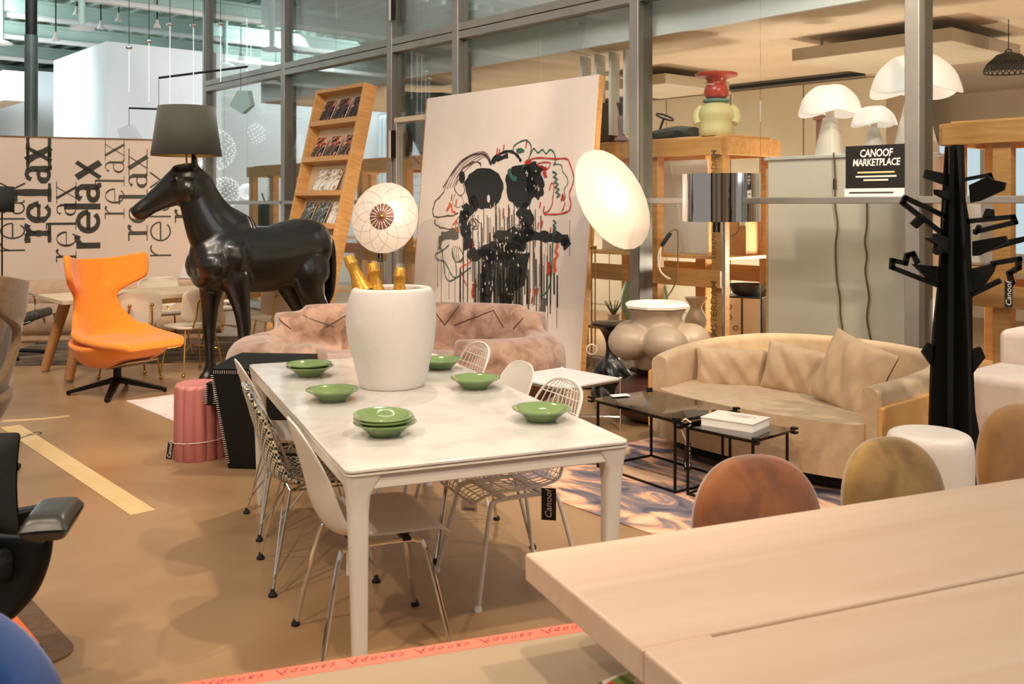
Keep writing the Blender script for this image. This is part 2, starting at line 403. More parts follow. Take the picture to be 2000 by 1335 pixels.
MB().bx(-3.33, -2.15, -.05, .05, 2.62, 2.68).build('head_rail', 'warm_plaster', door)
MB().bx(-3.35, -3.28, -.05, .05, .05, 2.62).build('door_stile', 'aluminium', door, bevel=.004)
MB().bx(-2.20, -2.13, -.05, .05, .05, 2.62).build('door_stile', 'aluminium', door, bevel=.004)
for z in (2.35, 4.05):
    h = MB().bx(-3.36, -3.30, -.11, -.06, z - .17, z + .17).build('hinge', 'white_metal', door, bevel=.006)
    MB().bx(-3.29, -3.25, -.12, -.075, z - .17, z + .17).build('hinge_plate', 'black_metal', h)

# --- back room behind the glass
struct(wbox('ceiling', 'warm_plaster', -7.4, 7.2, .25, 7.4, 3.2, 6.2))
struct(wbox('wall_fascia', 'cool_white', -7.4, 7.2, .20, .245, 3.2, 6.2))
struct(wbox('wall_back', 'panel_grey', -7.4, .81, 3.84, 4.0, 0, 3.2))
struct(wbox('trim_1', 'black_metal', -7.4, .81, 3.79, 3.83, 3.13, 3.17))
wb = bpy.data.objects['wall_back']
for s in (-6.6, -5.5, -4.4, -3.3, -2.2, -1.1, 0.0):
    MB().bx(s, s + 1.08, 3.815, 3.84, .1, 3.1).build('wall_panel', 'panel_grey', wb, bevel=.006)
struct(wbox('wall_side', 'warm_plaster', .81, .95, 3.84, 4.6, 0, 3.2))
struct(wbox('wall_far', 'warm_plaster', -3.0, 7.0, 7.2, 7.35, 0, 3.2))
for i, (s0, s1, v0, v1, lab) in enumerate(((1.45, 3.0, 1.3, 2.7, 'square pale acoustic panel hung under the back room ceiling near the mushroom lamps'),
                                      (-1.55, -.45, 1.7, 2.9, 'grey acoustic panel hung under the ceiling above the toy steering wheel'),
                                      (-6.2, -4.9, 2.0, 3.4, 'farthest acoustic panel hung under the back room ceiling behind the painting'))):
    o = wbox('ceiling_panel', 'panel_grey', s0, s1, v0, v1, 2.98, 3.10, bevel=.01)
    for q in ((s0 + .2, v0 + .2), (s1 - .2, v1 - .2)): MB().bx(q[0] - .01, q[0] + .01, q[1] - .01, q[1] + .01, 3.10, 3.2).build('hanger', 'white_metal', o)
    tag(o, lab, 'ceiling panel', 'hung acoustic panels')
# vertical blind blades behind the painting
for k in range(4):
    s, _ = wpix(1137 + 28 * k, 60, .5)
    o = MB().box((0, 0, .43), (.03, .2, .86), .3).build('blind_blade', 'cool_white', None, wp(s, .55, 2.32), WA)
    tag(o, ('leftmost', 'second', 'third', 'rightmost')[k] + ' white vertical blind blade behind the glass above the painting corner', 'blind', 'vertical blind blades')

# --- showroom wall behind the camera, seen only in reflections; panels added for their stripes
wr = struct(MB().bx(-9, 9, -4.7, -4.5, 0, 3.4).build('wall_rear', 'warm_plaster', smooth=0))
for k, (x, w, m) in enumerate(((-8, 1.2, 'black_matte'), (-5.6, .9, 'white_paint'), (-3.9, .5, 'oak_leg'), (-2.2, 1.1, 'cool_white'), (-.3, .6, 'black_matte'), (1.3, .8, 'pine'), (3.2, 1.0, 'white_paint'), (5.0, .5, 'black_matte'), (6.9, 1.3, 'cool_white'))):
    MB().bx(x - w / 2, x + w / 2, -4.49, -4.3, 0, 3.0).build('wall_panel', m, wr, smooth=0)
# --- windows: bright daylight beyond
SKY = emission_mat('daylight', (214, 234, 244), 1.15)
def window(n, s0, s1, v, z0, z1, cols=2, rows=2):
    w = struct(bpy.data.objects.new('window_%d' % n, None)); COL.objects.link(w); w.location = W0; w.rotation_euler = (0, 0, WA)
    dx = (s1 - s0) / cols; dz = (z1 - z0) / rows
    for i in range(cols):
        for j in range(rows):
            MB().bx(s0 + i * dx + .03, s0 + (i + 1) * dx - .03, v + .02, v + .04, z0 + j * dz + .03, z0 + (j + 1) * dz - .03).build('pane', SKY, w, smooth=0)
    for i in range(cols + 1): MB().bx(s0 + i * dx - .03, s0 + i * dx + .03, v - .03, v + .06, z0 - .03, z1 + .03).build('window_frame', 'white_metal', w)
    for j in range(rows + 1): MB().bx(s0 + .03, s1 - .03, v - .025, v + .055, z0 + j * dz - .03, z0 + j * dz + .03).build('window_bar', 'white_metal', w)
    return w
window(1, -12.4, -7.6, 4.6, .9, 3.5, 4, 2)
window(2, .12, .78, 7.1, .9, 2.5, 2, 2)
window(3, 1.0, 1.75, 7.1, .9, 2.5, 2, 2)
mat('curtain', 'dfe8ec', .8, col2='d3dfe5', scale=3, stretch=(6, 6, .2))
for k in range(3):
    s0 = -11.9 + k * 1.6
    mb = MB().grid(30, 2, lambda u, v, s0=s0: (s0 + u * .7, 4.3 + .06 * sin(u * 32), .05 + v * 3.4))
    tag(mb.build('curtain', 'curtain', None, W0, WA, solid=.01), ('leftmost', 'middle', 'rightmost')[k] + ' white pleated curtain at the bright window behind the bookcase', 'curtain', 'window curtains')

# --- hall on the left
box_h = struct(wbox('wall_box', 'cool_white', -13.8, -10.73, -1.05, 14, 0, 4.46))
struct(wbox('wall_hall_left', 'cool_white', -26, -18, -.2, 14, 0, 4.77))
struct(wbox('wall_bulkhead', 'warm_plaster', -22, -13.83, -1.95, -1.56, 3.62, 4.2))
struct(wbox('wall_hall_end', 'deck_green', -36, -35.6, -18, 14, 0, 5.7))
deck = struct(wbox('ceiling_deck', 'deck_green', -36, -8.9, -18, 14, 5.75, 5.9))
rib = MB().bx(-36, -8.9, -.05, .05, 5.62, 5.75).build('deck_rib', 'beam_green', deck, smooth=0)
rib.location = (0, -15, 0)
for k in range(1, 52): inst(rib, (0, -15 + k * .42, 0), 0, deck)
for k, s in enumerate((-11.2, -13.6, -16.2, -19.5, -23.5, -28)):
    b = MB().bx(s - .07, s + .07, -16, 13, 5.2, 5.25); b.bx(s - .07, s + .07, -16, 13, 5.5, 5.56); b.bx(s - .02, s + .02, -16, 13, 5.25, 5.5)
    o = b.build('roof_beam', 'beam_green', deck, smooth=0)
    MB().tube([(s + .5, -16, 5.15), (s + .5, 13, 5.15)], .06, 8).build('roof_pipe', 'white_paint', deck)
p = at(61, 200, 13.2)
c = thing('steel_column', 'dark green steel column rising behind the lettered panel', 'column', (p.x, p.y, 0))
MB().cyl((0, 0, 0), .085, 3.9, 20).build('shaft', 'steel_column', c)
MB().cyl((0, 0, 3.9), .075, 1.7, 20).build('upper_shaft', 'black_metal', c)
# hanging light pipe + hall downlights
for i, (px, py, d, lab) in enumerate(((160, 57, 16, 'white pendant downlight on a thick pole left of the thin wire pendants'),
                                 (2, 86, 18, 'white pendant downlight on a pole at the far left edge'))):
    q = at(px, py, d); t = thing('pole_downlight', lab, 'lamp', (q.x, q.y, q.z), 0, 'pole downlights')
    MB().cyl((0, 0, .05), .055, 5.7 - q.z, 12).build('pole', 'beam_green', t)
    MB().lathe([(.19, 0), (.2, .02), (.12, .06), (.05, .08)], 20).build('disc', 'white_metal', t)
for i, (px, py, d) in enumerate(((109, 80, 17), (307, 55, 18), (197, 57, 18), (150, 30, 18), (232, 42, 18))):
    q = at(px, py, d); t = thing('hall_spotlight', ('white hall spotlight hanging left above the white box near the steel column', 'white hall spotlight hanging highest near the right chrome pendants', 'white hall spotlight just right of the pole downlight', 'white hall spotlight just left of the pole downlight', 'white hall spotlight midway between pole downlight and chrome pendants')[i], 'spotlight', (q.x, q.y, q.z), 0, 'hall spotlights')
    MB().lathe([(.07, 0), (.065, .03), (.035, .08), (.02, .16)], 14).build('head', 'white_metal', t)
    MB().cyl((0, 0, .16), .012, max(.05, 5.62 - q.z - .16), 6).build('stem', 'black_metal', t)
for i, (px, py, yb) in enumerate(((252, 93, 180), (291, 81, 200), (332, 48, 205), (378, 50, 205), (431, 47, 160))):
    d = 12.5; q = at(px, py, d); t = thing('wire_pendant', ['first', 'second', 'third', 'fourth', 'fifth'][i] + ' chrome pendant from the left with a glowing thread over the horse', 'lamp', (q.x, q.y, q.z), 0, 'chrome thread pendants')
    MB().sphere((0, 0, 0), .045, 14, .55).build('canopy', 'chrome', t)
    MB().cyl((0, 0, .03), .004, 5.6 - q.z, 5).build('cable', 'black_rubber', t)
    MB().cyl((0, 0, -(yb - py) * d / F), .006, (yb - py) * d / F - .03, 5).build('glow_thread', emission_mat('thread_glow', (255, 255, 255), 1.2) if i == 0 else 'thread_glow', t)
# hanging mobile
mat('mobile_grey', 'c3c8cc', .5); mat('mobile_green', '8fa7a0', .5)
t = thing('hanging_mobile', 'large grey mobile of rods and sheets hanging behind the horse', 'mobile', at(330, 150, 15))
o0 = at(330, 150, 15)
def rel(px, py, d=15): return at(px, py, d) - o0
MB().tube([rel(310, 152), rel(484, 130)], .018, 8).build('rod', 'black_metal', t)
MB().tube([rel(252, 211), rel(312, 213)], .015, 8).build('rod', 'black_metal', t)
MB().tube([rel(400, 141), rel(400, -40)], .006, 6).build('wire', 'black_metal', t)
MB().tube([rel(310, 152), rel(310, 213)], .004, 6).build('wire', 'black_metal', t)
MB().tube([rel(252, 211), rel(252, 245)], .004, 6).build('wire', 'black_metal', t)
MB().tube([rel(470, 131), rel(470, 178)], .004, 6).build('wire', 'black_metal', t)
for nm, pts in (('mobile_grey', [(229, 252), (253, 242), (274, 275), (268, 300), (240, 290)]), ('mobile_green', [(463, 177), (484, 177), (490, 206), (472, 222), (448, 206)])):
    P = [rel(*q) for q in pts]; n = len(P)
    mb = MB(); mb.add(P + [q + Vector((.05, .05, 0)) for q in P], [tuple(range(n)), tuple(range(2 * n - 1, n - 1, -1))] + [(i, (i + 1) % n, n + (i + 1) % n, n + i) for i in range(n)])
    mb.build('sheet', nm, t, smooth=0)
# dandelion lights
mat('spark', 'f4f8fa', .3, emit=(255, 255, 255), estr=1.1)
rnd = random.Random(4)
for i, (px, py, r, d, lab) in enumerate(((490, 262, 28, 19.0, 'highest round sparkling dandelion pendant behind the glass'), (418, 292, 40, 18.0, 'large sparkling dandelion pendant partly behind the horse shade'),
                                    (438, 376, 30, 16.9, 'sparkling dandelion pendant just above the horse mane'), (482, 374, 15, 18.2, 'small lowest dandelion pendant between mane and pine crate'))):
    q = at(px, py, d); R = r * d / F
    t = thing('dandelion_pendant', lab, 'lamp', q, 0, 'dandelion pendants')
    mb = MB(); sp = MB(); n = 190
    for k in range(n):
        z = 1 - 2 * (k + .5) / n; a = k * 2.39996; rr = sqrt(1 - z * z); v = Vector((rr * cos(a), rr * sin(a), z)) * R
        mb.tube([v * .1, v], .0012, 3); sp.sphere(v, .015, 5)
    stuff(mb.build('spokes', 'chrome', t)); stuff(sp.build('sparks', 'spark', t))
    MB().cyl((0, 0, R * .2), .003, 5.6 - q.z - R * .2, 4).build('cable', 'chrome', t)
# ================================================================== DINING TABLE WITH MARBLE TOP
t = thing('dining_table', 'long white dining table with marble top set with green plates', 'table', TC, TA)
LW, LL = 1.05, 2.28
MB().prism(rrect(LW, LL, .03), .014, Matrix.Translation((0, 0, .728))).build('table_top', 'marble', t, bevel=.004)
MB().prism(rrect(LW, LL, .03), .006, Matrix.Translation((0, 0, .719))).build('top_frame', 'white_metal', t)
fr = MB()
for sx in (-1, 1): fr.bx(sx * (LW / 2 - .012), sx * (LW / 2 - .045), -LL / 2 + .04, LL / 2 - .04, .668, .719)
for sy in (-1, 1): fr.bx(-LW / 2 + .04, LW / 2 - .04, sy * (LL / 2 - .012), sy * (LL / 2 - .045), .668, .719)
fr.build('apron', 'white_metal', t, bevel=.004)
for sx in (-1, 1):
    for sy in (-1, 1):
        cx, cy = sx * (LW / 2 - .044), sy * (LL / 2 - .044); rings = []
        for z, w, e in ((0, .046, 0), (.35, .056, 0), (.58, .066, 0), (.645, .070, .01), (.68, .075, .055), (.719, .08, .10)):
            r = rrect(w, w, w * .28, 4)
            rings.append([(cx + (x - sx * e / 2 * (1 if x * sx < 0 else 0) - sx * (w - .08) * -.5), cy + (y - sy * e / 2 * (1 if y * sy < 0 else 0) - sy * (w - .08) * -.5), z) for x, y in r])
        MB().loft(rings).build('leg', 'white_metal', t, smooth=50)

# --- plates
def make_plate(label, loc, rz=0, R=.118, tilt=0):
    prof = [(.001, 0), (.055, 0), (.06, .004), (.078, .022), (.1, .038), (R, .046), (R + .001, .050), (R - .004, .051), (.098, .044), (.078, .030), (.058, .013), (.001, .011)]
    o = MB().lathe([(r * R / .118, z) for r, z in prof], 40, cap=False).build('plate', 'green_glaze', None, loc, rz, smooth=60)
    o.rotation_euler = (tilt, 0, rz); return tag(o, label, 'plate', 'green plates on the marble table')
ZT = .743
for (px, py, n, labs) in ((605, 741, 2, ['lower green plate of the pair at the far left corner', 'upper green plate of the pair at the far left corner']),
                          (650, 789, 1, ['single green deep plate left of the white vase']),
                          (752, 856, 3, ['bottom green plate of the near stack of three', 'middle green plate of the near stack of three', 'top tilted green plate of the near stack of three']),
                          (860, 727, 1, ['green plate half hidden behind the white vase']),
                          (928, 765, 1, ['green plate right of the white vase near the wire chair']),
                          (1058, 828, 1, ['green plate nearest the right edge of the marble table'])):
    p = fl(px, py - 8, ZT)
    for k in range(n): make_plate(labs[k], (p.x - .004 * k, p.y, ZT + .0135 * k), .3 * k, .118 - .002 * k, .05 if k == 2 else 0)
# --- cooler vase
p = fl(766, 752, ZT)
vz = thing('vase_cooler', 'big matte white ceramic vase with rough relief on the marble table', 'vase', (p.x, p.y, ZT), .4)
def vfx(r, z, q):
    k = max(0, 1 - abs(z - .30) / .16); return r * (1 + .02 * sin(q * 2 + 1) + .025 * k * cos(q - 2.9))
vp = [(.001, 0), (.135, 0), (.152, .008), (.162, .04), (.178, .11), (.198, .19), (.209, .27), (.211, .33), (.206, .39), (.196, .435), (.186, .458), (.172, .466), (.160, .462), (.155, .44), (.16, .38), (.16, .2), (.001, .16)]
MB().lathe(catmull(vp, 3), 64, cap=False, fx=vfx).build('vase_body', 'matte_white', vz, smooth=60)
def bottle(label, px, py, lean, leanx, group='gold foiled bottles in the white vase'):
    q = at(px, py, p.y + .02); t = thing('champagne_bottle', label, 'bottle', (q.x, q.y, q.z), 0, group)
    MB().lathe([(.001, -.40), (.042, -.40), (.044, -.38), (.044, -.20), (.036, -.13), (.02, -.07), (.0155, -.03), (.0155, .0), (.001, .0)], 20, cap=False).build('glass_body', 'bottle_green', t)
    MB().lathe([(.038, -.135), (.0375, -.128), (.022, -.068), (.018, -.04), (.0185, -.014), (.021, -.01), (.021, 0), (.018, .006), (.018, .022), (.014, .03), (.001, .032)], 20, cap=False).build('foil', 'gold_foil', t)
    t.rotation_euler = (leanx, lean, 0); t.scale = (1.45, 1.45, 1.12); return t
bottle('gold foiled bottle leaning far left out of the white vase', 685, 512, -.42, 0)
bottle('gold foiled bottle leaning in the middle of the white vase', 729, 527, -.16, .05)
bottle('upright gold foiled bottle on the right in the white vase', 781, 536, .04, .05)

# ================================================================== CHAIRS AROUND THE TABLE
SH = catmull([(.235, .405, .17, .0), (.225, .432, .215, .004), (.17, .447, .235, .012), (.03, .436, .240, .026), (-.10, .428, .236, .045), (-.175, .452, .226, .06),
              (-.215, .53, .215, .06), (-.24, .63, .205, .05), (-.268, .73, .19, .03), (-.288, .795, .155, .014), (-.296, .826, .09, .006), (-.298, .834, .02, .0)], 3)
def shell_pt(s, v):
    x = v * (len(SH) - 1); i = min(int(x), len(SH) - 2); f = x - i
    q = [a + (b - a) * f for a, b in zip(SH[i], SH[i + 1])]
    a, b = SH[max(0, i - 1)], SH[min(len(SH) - 1, i + 2)]; ty, tz = b[0] - a[0], b[1] - a[1]; l = sqrt(ty * ty + tz * tz) or 1
    ny, nz = tz / l, -ty / l                        # inner normal of the profile
    if nz < 0 and ny < 0: ny, nz = -ny, -nz
    k = q[3] * abs(s) ** 2.6
    return Vector((q[2] * s, q[0] + ny * k, q[1] + nz * k))
def shell(m, parent): return MB().grid(15, 34, lambda u, v: shell_pt(2 * u - 1, v)).build('shell', m, parent, solid=.008, subd=1)
def tube_base(m, parent, foot='black_rubber'):
    for sx in (-1, 1):
        pts = [(sx * .225, -.235, .012), (sx * .165, -.16, .36), (sx * .15, -.13, .392), (sx * .145, -.09, .40), (sx * .145, .09, .40), (sx * .15, .13, .392), (sx * .165, .16, .36), (sx * .225, .235, .012)]
        o = MB().tube(catmull(pts, 3), .0095, 8).build('leg_frame', m, parent)
        for sy in (-1, 1): MB().lathe([(.016, 0), (.017, .01), (.012, .018), (.010, .024)], 10, (sx * .226, sy * .237, 0)).build('foot', foot, o)
    o = MB(); o.box((0, .09, .405), (.31, .03, .012)); o.box((0, -.09, .405), (.31, .03, .012)); o.build('seat_mount', 'black_rubber' if foot == 'black_rubber' else m, parent)
def wire_base(m, parent):
    o = MB()
    T = [(-.14, -.13), (.14, -.13), (.14, .13), (-.14, .13)]; B = [(-.225, -.215), (.225, -.215), (.225, .215), (-.225, .215)]
    for i in range(4):
        o.tube([(B[i][0], B[i][1], .012), (T[i][0], T[i][1], .40)], .006, 6)
        for j in (1, 3):
            tx = (T[i][0] * .35 + T[(i + j) % 4][0] * .65, T[i][1] * .35 + T[(i + j) % 4][1] * .65)
            o.tube([(B[i][0] * .97, B[i][1] * .97, .07), (tx[0], tx[1], .40)], .004, 6)
        o.tube([(T[i][0], T[i][1], .40), (T[(i + 1) % 4][0], T[(i + 1) % 4][1], .40)], .005, 6)
    o.tube([(T[0][0], T[0][1], .40), (T[2][0], T[2][1], .40)], .005, 6); o.tube([(T[1][0], T[1][1], .40), (T[3][0], T[3][1], .40)], .005, 6)
    o.build('wire_base', m, parent)
    for b in B: MB().lathe([(.018, 0), (.019, .008), (.011, .016), (.008, .03)], 10, (b[0], b[1], 0)).build('foot', 'black_rubber', parent)
def wire_shell(m, parent, nu=9, nv=13):
    rim = [shell_pt(-1, v / 30) for v in range(31)] + [shell_pt(1, v / 30) for v in range(30, -1, -1)]
    MB().tube(rim, .006, 6, closed=True).build('rim', m, parent)
    o = MB()
    for i in range(1, nu): o.tube([shell_pt(-1 + 2 * i / nu, v / 28) for v in range(29)], .0026, 5)
    for j in range(1, nv): o.tube([shell_pt(-1 + 2 * k / 10, j / nv) for k in range(11)], .0026, 5)
    o.build('wire_mesh', m, parent)
def price_tag(parent, c, w, h, m='tag_black', rz=0, txt='Canoof', tilt=0):
    M = Matrix.Translation(c) @ Matrix.Rotation(rz, 4, 'Z') @ Matrix.Rotation(tilt, 4, 'Y')
    o = MB().box((0, 0, 0), (w, .003, h)).xform(M).build('tag', m, parent, smooth=0)
    if txt:
        T = M @ frame((0, -.0022, 0), (0, 0, 1), (-1, 0, 0))
        text_mb(txt, h * .30, T, .25).build('lettering', 'paper' if m == 'tag_black' else 'ink', o, smooth=0)
    return o
def lines_tag(parent, c, w, h, rz=0):              # white price ticket with printed lines
    M = Matrix.Translation(c) @ Matrix.Rotation(rz, 4, 'Z')
    o = MB().prism([(-w / 2, -h / 2), (w / 2, -h / 2), (w / 2, h * .36), (w * .18, h / 2), (-w * .18, h / 2), (-w / 2, h * .36)], .002, M @ frame((0, 0, 0), (1, 0, 0), (0, 0, 1))).build('tag', 'paper', parent, smooth=0)
    l = MB()
    for k in range(3): l.box((0, -.003, -h * .22 - k * h * .08), (w * .7, .001, h * .03))
    l.xform(M); l.build('print', 'ink', o, smooth=0)
def chair_at(x, y, face, jitter=0):                 # local table coordinates, chair front towards +x (face=1) or -x
    p = tp(x, y); return (p.x, p.y, 0), TA + (-pi / 2 if face > 0 else pi / 2) + jitter
l, r = chair_at(-.335, -.735, 1)
t = thing('shell_chair', 'nearest white shell chair with thick chrome tube legs, front left of the marble table', 'chair', l, r, 'chairs around the marble table')
shell('white_plastic', t); tube_base('chrome', t); lines_tag(t, (-.02, -.06, .30), .06, .12, pi / 2)
l, r = chair_at(-.345, .72, 1)
t = thing('shell_chair', 'far white shell chair on thin wire legs beside the black leather block', 'chair', l, r, 'chairs around the marble table')
shell('white_plastic', t); wire_base('chrome', t); lines_tag(t, (-.2, -.10, .30), .075, .13, pi / 2)
mat('houndstooth', 'ded1b6', .9, kind='checker', col2='1d1a16', lo=.4, hi=.6, scale=78, sheen=.1)
l, r = chair_at(-.385, .02, 1, -.04)
t = thing('wire_chair', 'chrome wire chair with houndstooth pad, middle of the left side', 'chair', l, r, 'chairs around the marble table')
wire_shell('chrome', t); wire_base('chrome', t)
def padfn(u, v):
    a = shell_pt((2 * u - 1) * .93, .03 + v * .94); b = shell_pt((2 * u - 1) * .93, min(1, .05 + v * .94)); c = shell_pt(min(1, (2 * u - 1) * .93 + .05), .03 + v * .94)
    n = (c - a).cross(b - a); n = n.normalized() if n.length > 1e-9 else Vector((0, 0, 1)); return a + n * .012
MB().grid(13, 32, padfn).build('seat_pad', 'houndstooth', t, solid=.016, subd=1)
l, r = chair_at(.34, -.42, -1, .05)
t = thing('wire_chair', 'white wire chair near the right front of the marble table with a black tag', 'chair', l, r, 'chairs around the marble table')
wire_shell('white_metal', t, 11, 17); tube_base('white_metal', t, 'white_metal')
price_tag(t, (-.24, -.07, .385), .06, .13, rz=-2.2); lines_tag(t, (.02, .17, .34), .07, .05, -2.3)
l, r = chair_at(.36, .12, -1)
t = thing('shell_chair', 'white shell chair between the two white wire chairs on the right side', 'chair', l, r, 'chairs around the marble table')
shell('white_plastic', t); tube_base('chrome', t)
l, r = chair_at(.40, .80, -1)
t = thing('wire_chair', 'far white wire chair at the right end by the pink velvet sofa', 'chair', l, r, 'chairs around the marble table')
wire_shell('white_metal', t, 11, 17); tube_base('white_metal', t, 'white_metal')

# ================================================================== FOREGROUND: OAK TABLE
corner = Vector((.032, 2.405, 0))
t = thing('oak_table', 'pale oak table with a slot between two wide planks, right foreground', 'table', corner, TA)
PW, PL = .558, 2.5                                  # local x along E2, y towards camera is negative
a = MB().bx(0, PL, -PW, 0, .672, .74).build('plank', 'oak_pale', t, bevel=.006, seg=3)
a = MB()
a.bx(0, .16, -PW - .012, -PW, .676, .738).build('joint_strip', 'oak_pale', t, smooth=0)
MB().bx(0, PL, -2 * PW - .012, -PW - .012, .672, .74).build('plank', 'oak_pale', t, bevel=.006, seg=3)
MB().bx(.4, PL - .3, -PW - .1, -PW + .1, .62, .671).build('stretcher', 'oak_leg', t)
for x in (.75, PL - .35):
    for y in (-.16, -2 * PW + .15): MB().loft([[(x + i * .03, y + j * .03, 0) for i, j in ((-1, -1), (1, -1), (1, 1), (-1, 1))], [(x + i * .04, y + j * .04, .671) for i, j in ((-1, -1), (1, -1), (1, 1), (-1, 1))]]).build('leg', 'oak_leg', t)
# --- glass table with warning tape
GH = .45
GLASST = glass_mat('table_glass', (236, 226, 212), 1.0, .66, (200, 180, 154), .06)
q0 = fl(1155, 1211, GH); q1 = fl(330, 1338, GH); gx = (q0 - q1).normalized(); ga = atan2(gx.y, gx.x)
t = thing('glass_table', 'low frosted glass table edged with red printed tape in the foreground', 'table', (q1.x, q1.y, 0), ga)
GL = (q0 - q1).length + .12
MB().bx(-.06, GL, -.62, .0, GH - .012, GH).build('glass_top', GLASST, t, bevel=.002)
for x in (-.02, GL - .05):
    for y in (-.08, -.56): MB().cyl((x, y, 0), .018, GH - .012, 12).build('leg', 'chrome', t)
tp_ = MB().bx(-.06, GL, -.056, -.002, GH, GH + .0012).build('warning_tape', 'red_tape', t, smooth=0)
mb = MB()
for k in range(7):
    mb2 = text_mb('canopy', .036, frame((-.02 + k * .175, -.029, GH + .002), (-1, 0, 0), (0, -1, 0)), .45, .0, 1.35); mb.add(mb2.v, mb2.f)
    mb.ribbon([(-.02 + k * .175 - .066, -.044), (-.02 + k * .175 - .082, -.010)], .003, None, GH + .002)
mb.build('lettering', 'tape_ink', tp_, smooth=0)
mat('patchwork', 'e8e0d4', .85, kind='cells', ramp=[(0, '7fa04a'), (.22, 'e8572a'), (.42, 'f0ebe4'), (.68, '3a2a26'), (.85, 'b9c98a')], scale=30)
p = fl(1255, 1330, GH + .04)
o = pillow(.24, .17, .05, 14, 4).xform(Matrix.Rotation(-pi / 2, 4, 'X')).build('patchwork_cushion', 'patchwork', None, (p.x + .02, p.y - .02, GH + .031), TA + .2, subd=1)
tag(o, 'small patchwork cushion of green, red and white squares under the oak table edge', 'cushion')

# ================================================================== VELVET CHAIRS BEHIND THE OAK TABLE
def velvet_chair(label, m, x, y, rz, w, top):
    t = thing('velvet_chair', label, 'chair', (x, y, 0), rz, 'velvet chairs at the oak table')   # faces -y in local space
    out = []; hz = (top - .46)
    for i in range(41):
        a = pi * i / 40; ca, sa = cos(a), sin(a); x = w / 2 * (abs(ca) ** .82) * (1 if ca > 0 else -1); z = .46 + hz * (.38 + .62 * sa ** .9); out.append((x, z))
    out = [(w * .45, .46), (w * .485, .46 + hz * .2)] + out + [(-w * .485, .46 + hz * .2), (-w * .45, .46)]; n = len(out); mb = MB(); cz = .46 + hz * .45
    for sg in (-1, 1):
        R_ = []
        for k, y in ((1, .0), (.985, .016), (.94, .027), (.8, .034), (.5, .04), (.2, .042)): R_.append([(x * k, .03 + .10 * ((z - .46) * k + .1) - .10 * (x * k / w) ** 2 + sg * y, cz + (z - cz) * k) for x, z in out])
        v = [p for r in R_ for p in r]; f = [(i * n + j, i * n + (j + 1) % n, (i + 1) * n + (j + 1) % n, (i + 1) * n + j) for i in range(5) for j in range(n)] + [tuple(5 * n + j for j in range(n))]
        mb.add(v, f)
    mb.build('backrest', m, t, smooth=80)
    MB().prism(rrect(w * 1.02, .44, .12), .09, Matrix.Translation((0, -.2, .40))).build('seat', m, t, bevel=.03, seg=4)
    for sx in (-1, 1):
        for sy, y0 in ((-1, -.36), (1, -.04)): MB().tube([(sx * .16, y0, .40), (sx * .20, y0 + sy * .04, 0)], [.014, .009], 8).build('leg', 'black_metal', t)
    return t
for lab, m, px, py, wpx, top in (('rust brown velvet chair pushed up to the oak table', 'rust_velvet', 1480, 888, 272, .82),
                                 ('olive gold velvet chair between the rust chair and the white drum stool', 'olive_velvet', 1743, 853, 225, .82),
                                 ('tan velvet chair cut by the right picture edge', 'tan_velvet', 2003, 788, 232, .86)):
    d = (CH - top) * F / (py - HZ); velvet_chair(lab, m, (px - 1000) / F * d, d - .07, TA * .8, wpx * d / F * 1.04, top)
# ================================================================== HORSE FLOOR LAMP
HR = radians(180 + 45)
horse = thing('horse_lamp', 'life-size glossy black horse statue carrying a dark lampshade on its head', 'lamp', (-2.29, 9.10, 0), HR)
h = MB(); bxs = lambda x: x if x > .3 else .3 + (x - .3) * .80
h.limb([(bxs(x), 0, z, a, b) for x, z, a, b in ((.74, 1.12, .06, .10), (.70, 1.12, .16, .21), (.60, 1.11, .22, .28), (.40, 1.12, .245, .315), (.12, 1.10, .265, .31), (-.15, 1.10, .27, .31), (-.40, 1.15, .27, .31),
        (-.62, 1.18, .26, .29), (-.80, 1.17, .20, .23), (-.88, 1.16, .11, .13))], 20)
NECK = [(.20, 0, 1.16, .14, .20), (.40, 0, 1.24, .18, .32), (.55, 0, 1.40, .14, .26), (.645, 0, 1.56, .108, .205), (.70, 0, 1.70, .092, .175), (.725, 0, 1.82, .086, .145), (.735, 0, 1.91, .06, .08)]
h.limb(NECK, 18)
hd = MB()
hd.limb([(.66, 0, 1.915, .05, .06), (.72, 0, 1.865, .09, .14), (.80, 0, 1.795, .105, .19), (.91, 0, 1.735, .09, .155), (1.02, 0, 1.67, .072, .115), (1.13, 0, 1.60, .063, .088), (1.21, 0, 1.555, .064, .072), (1.26, 0, 1.525, .048, .052), (1.278, 0, 1.512, .02, .02)], 16)
hd.limb([(1.10, 0, 1.535, .03, .02), (1.17, 0, 1.505, .042, .032), (1.23, 0, 1.488, .036, .026), (1.25, 0, 1.488, .015, .012)], 10)
for sy in (-1, 1):
    hd.limb([(.715, sy * .05, 1.92, .026, .026), (.725, sy * .06, 1.985, .036, .028), (.735, sy * .066, 2.05, .024, .018), (.74, sy * .064, 2.10, .006, .006)], 8)
    hd.sphere((.775, sy * .03, 1.735), .118, 14, 1.1); hd.sphere((.90, sy * .075, 1.815), .034, 10); hd.sphere((1.225, sy * .045, 1.545), .028, 10)
TURN = Matrix.Translation((.70, 0, 0)) @ Matrix.Rotation(-.52, 4, 'Z') @ Matrix.Translation((-.70, 0, 0))
hd.v = [(.70 + (x - .70) * .93, y * 1.12, z) for x, y, z in hd.v]; hd.xform(TURN); h.add(hd.v, hd.f)
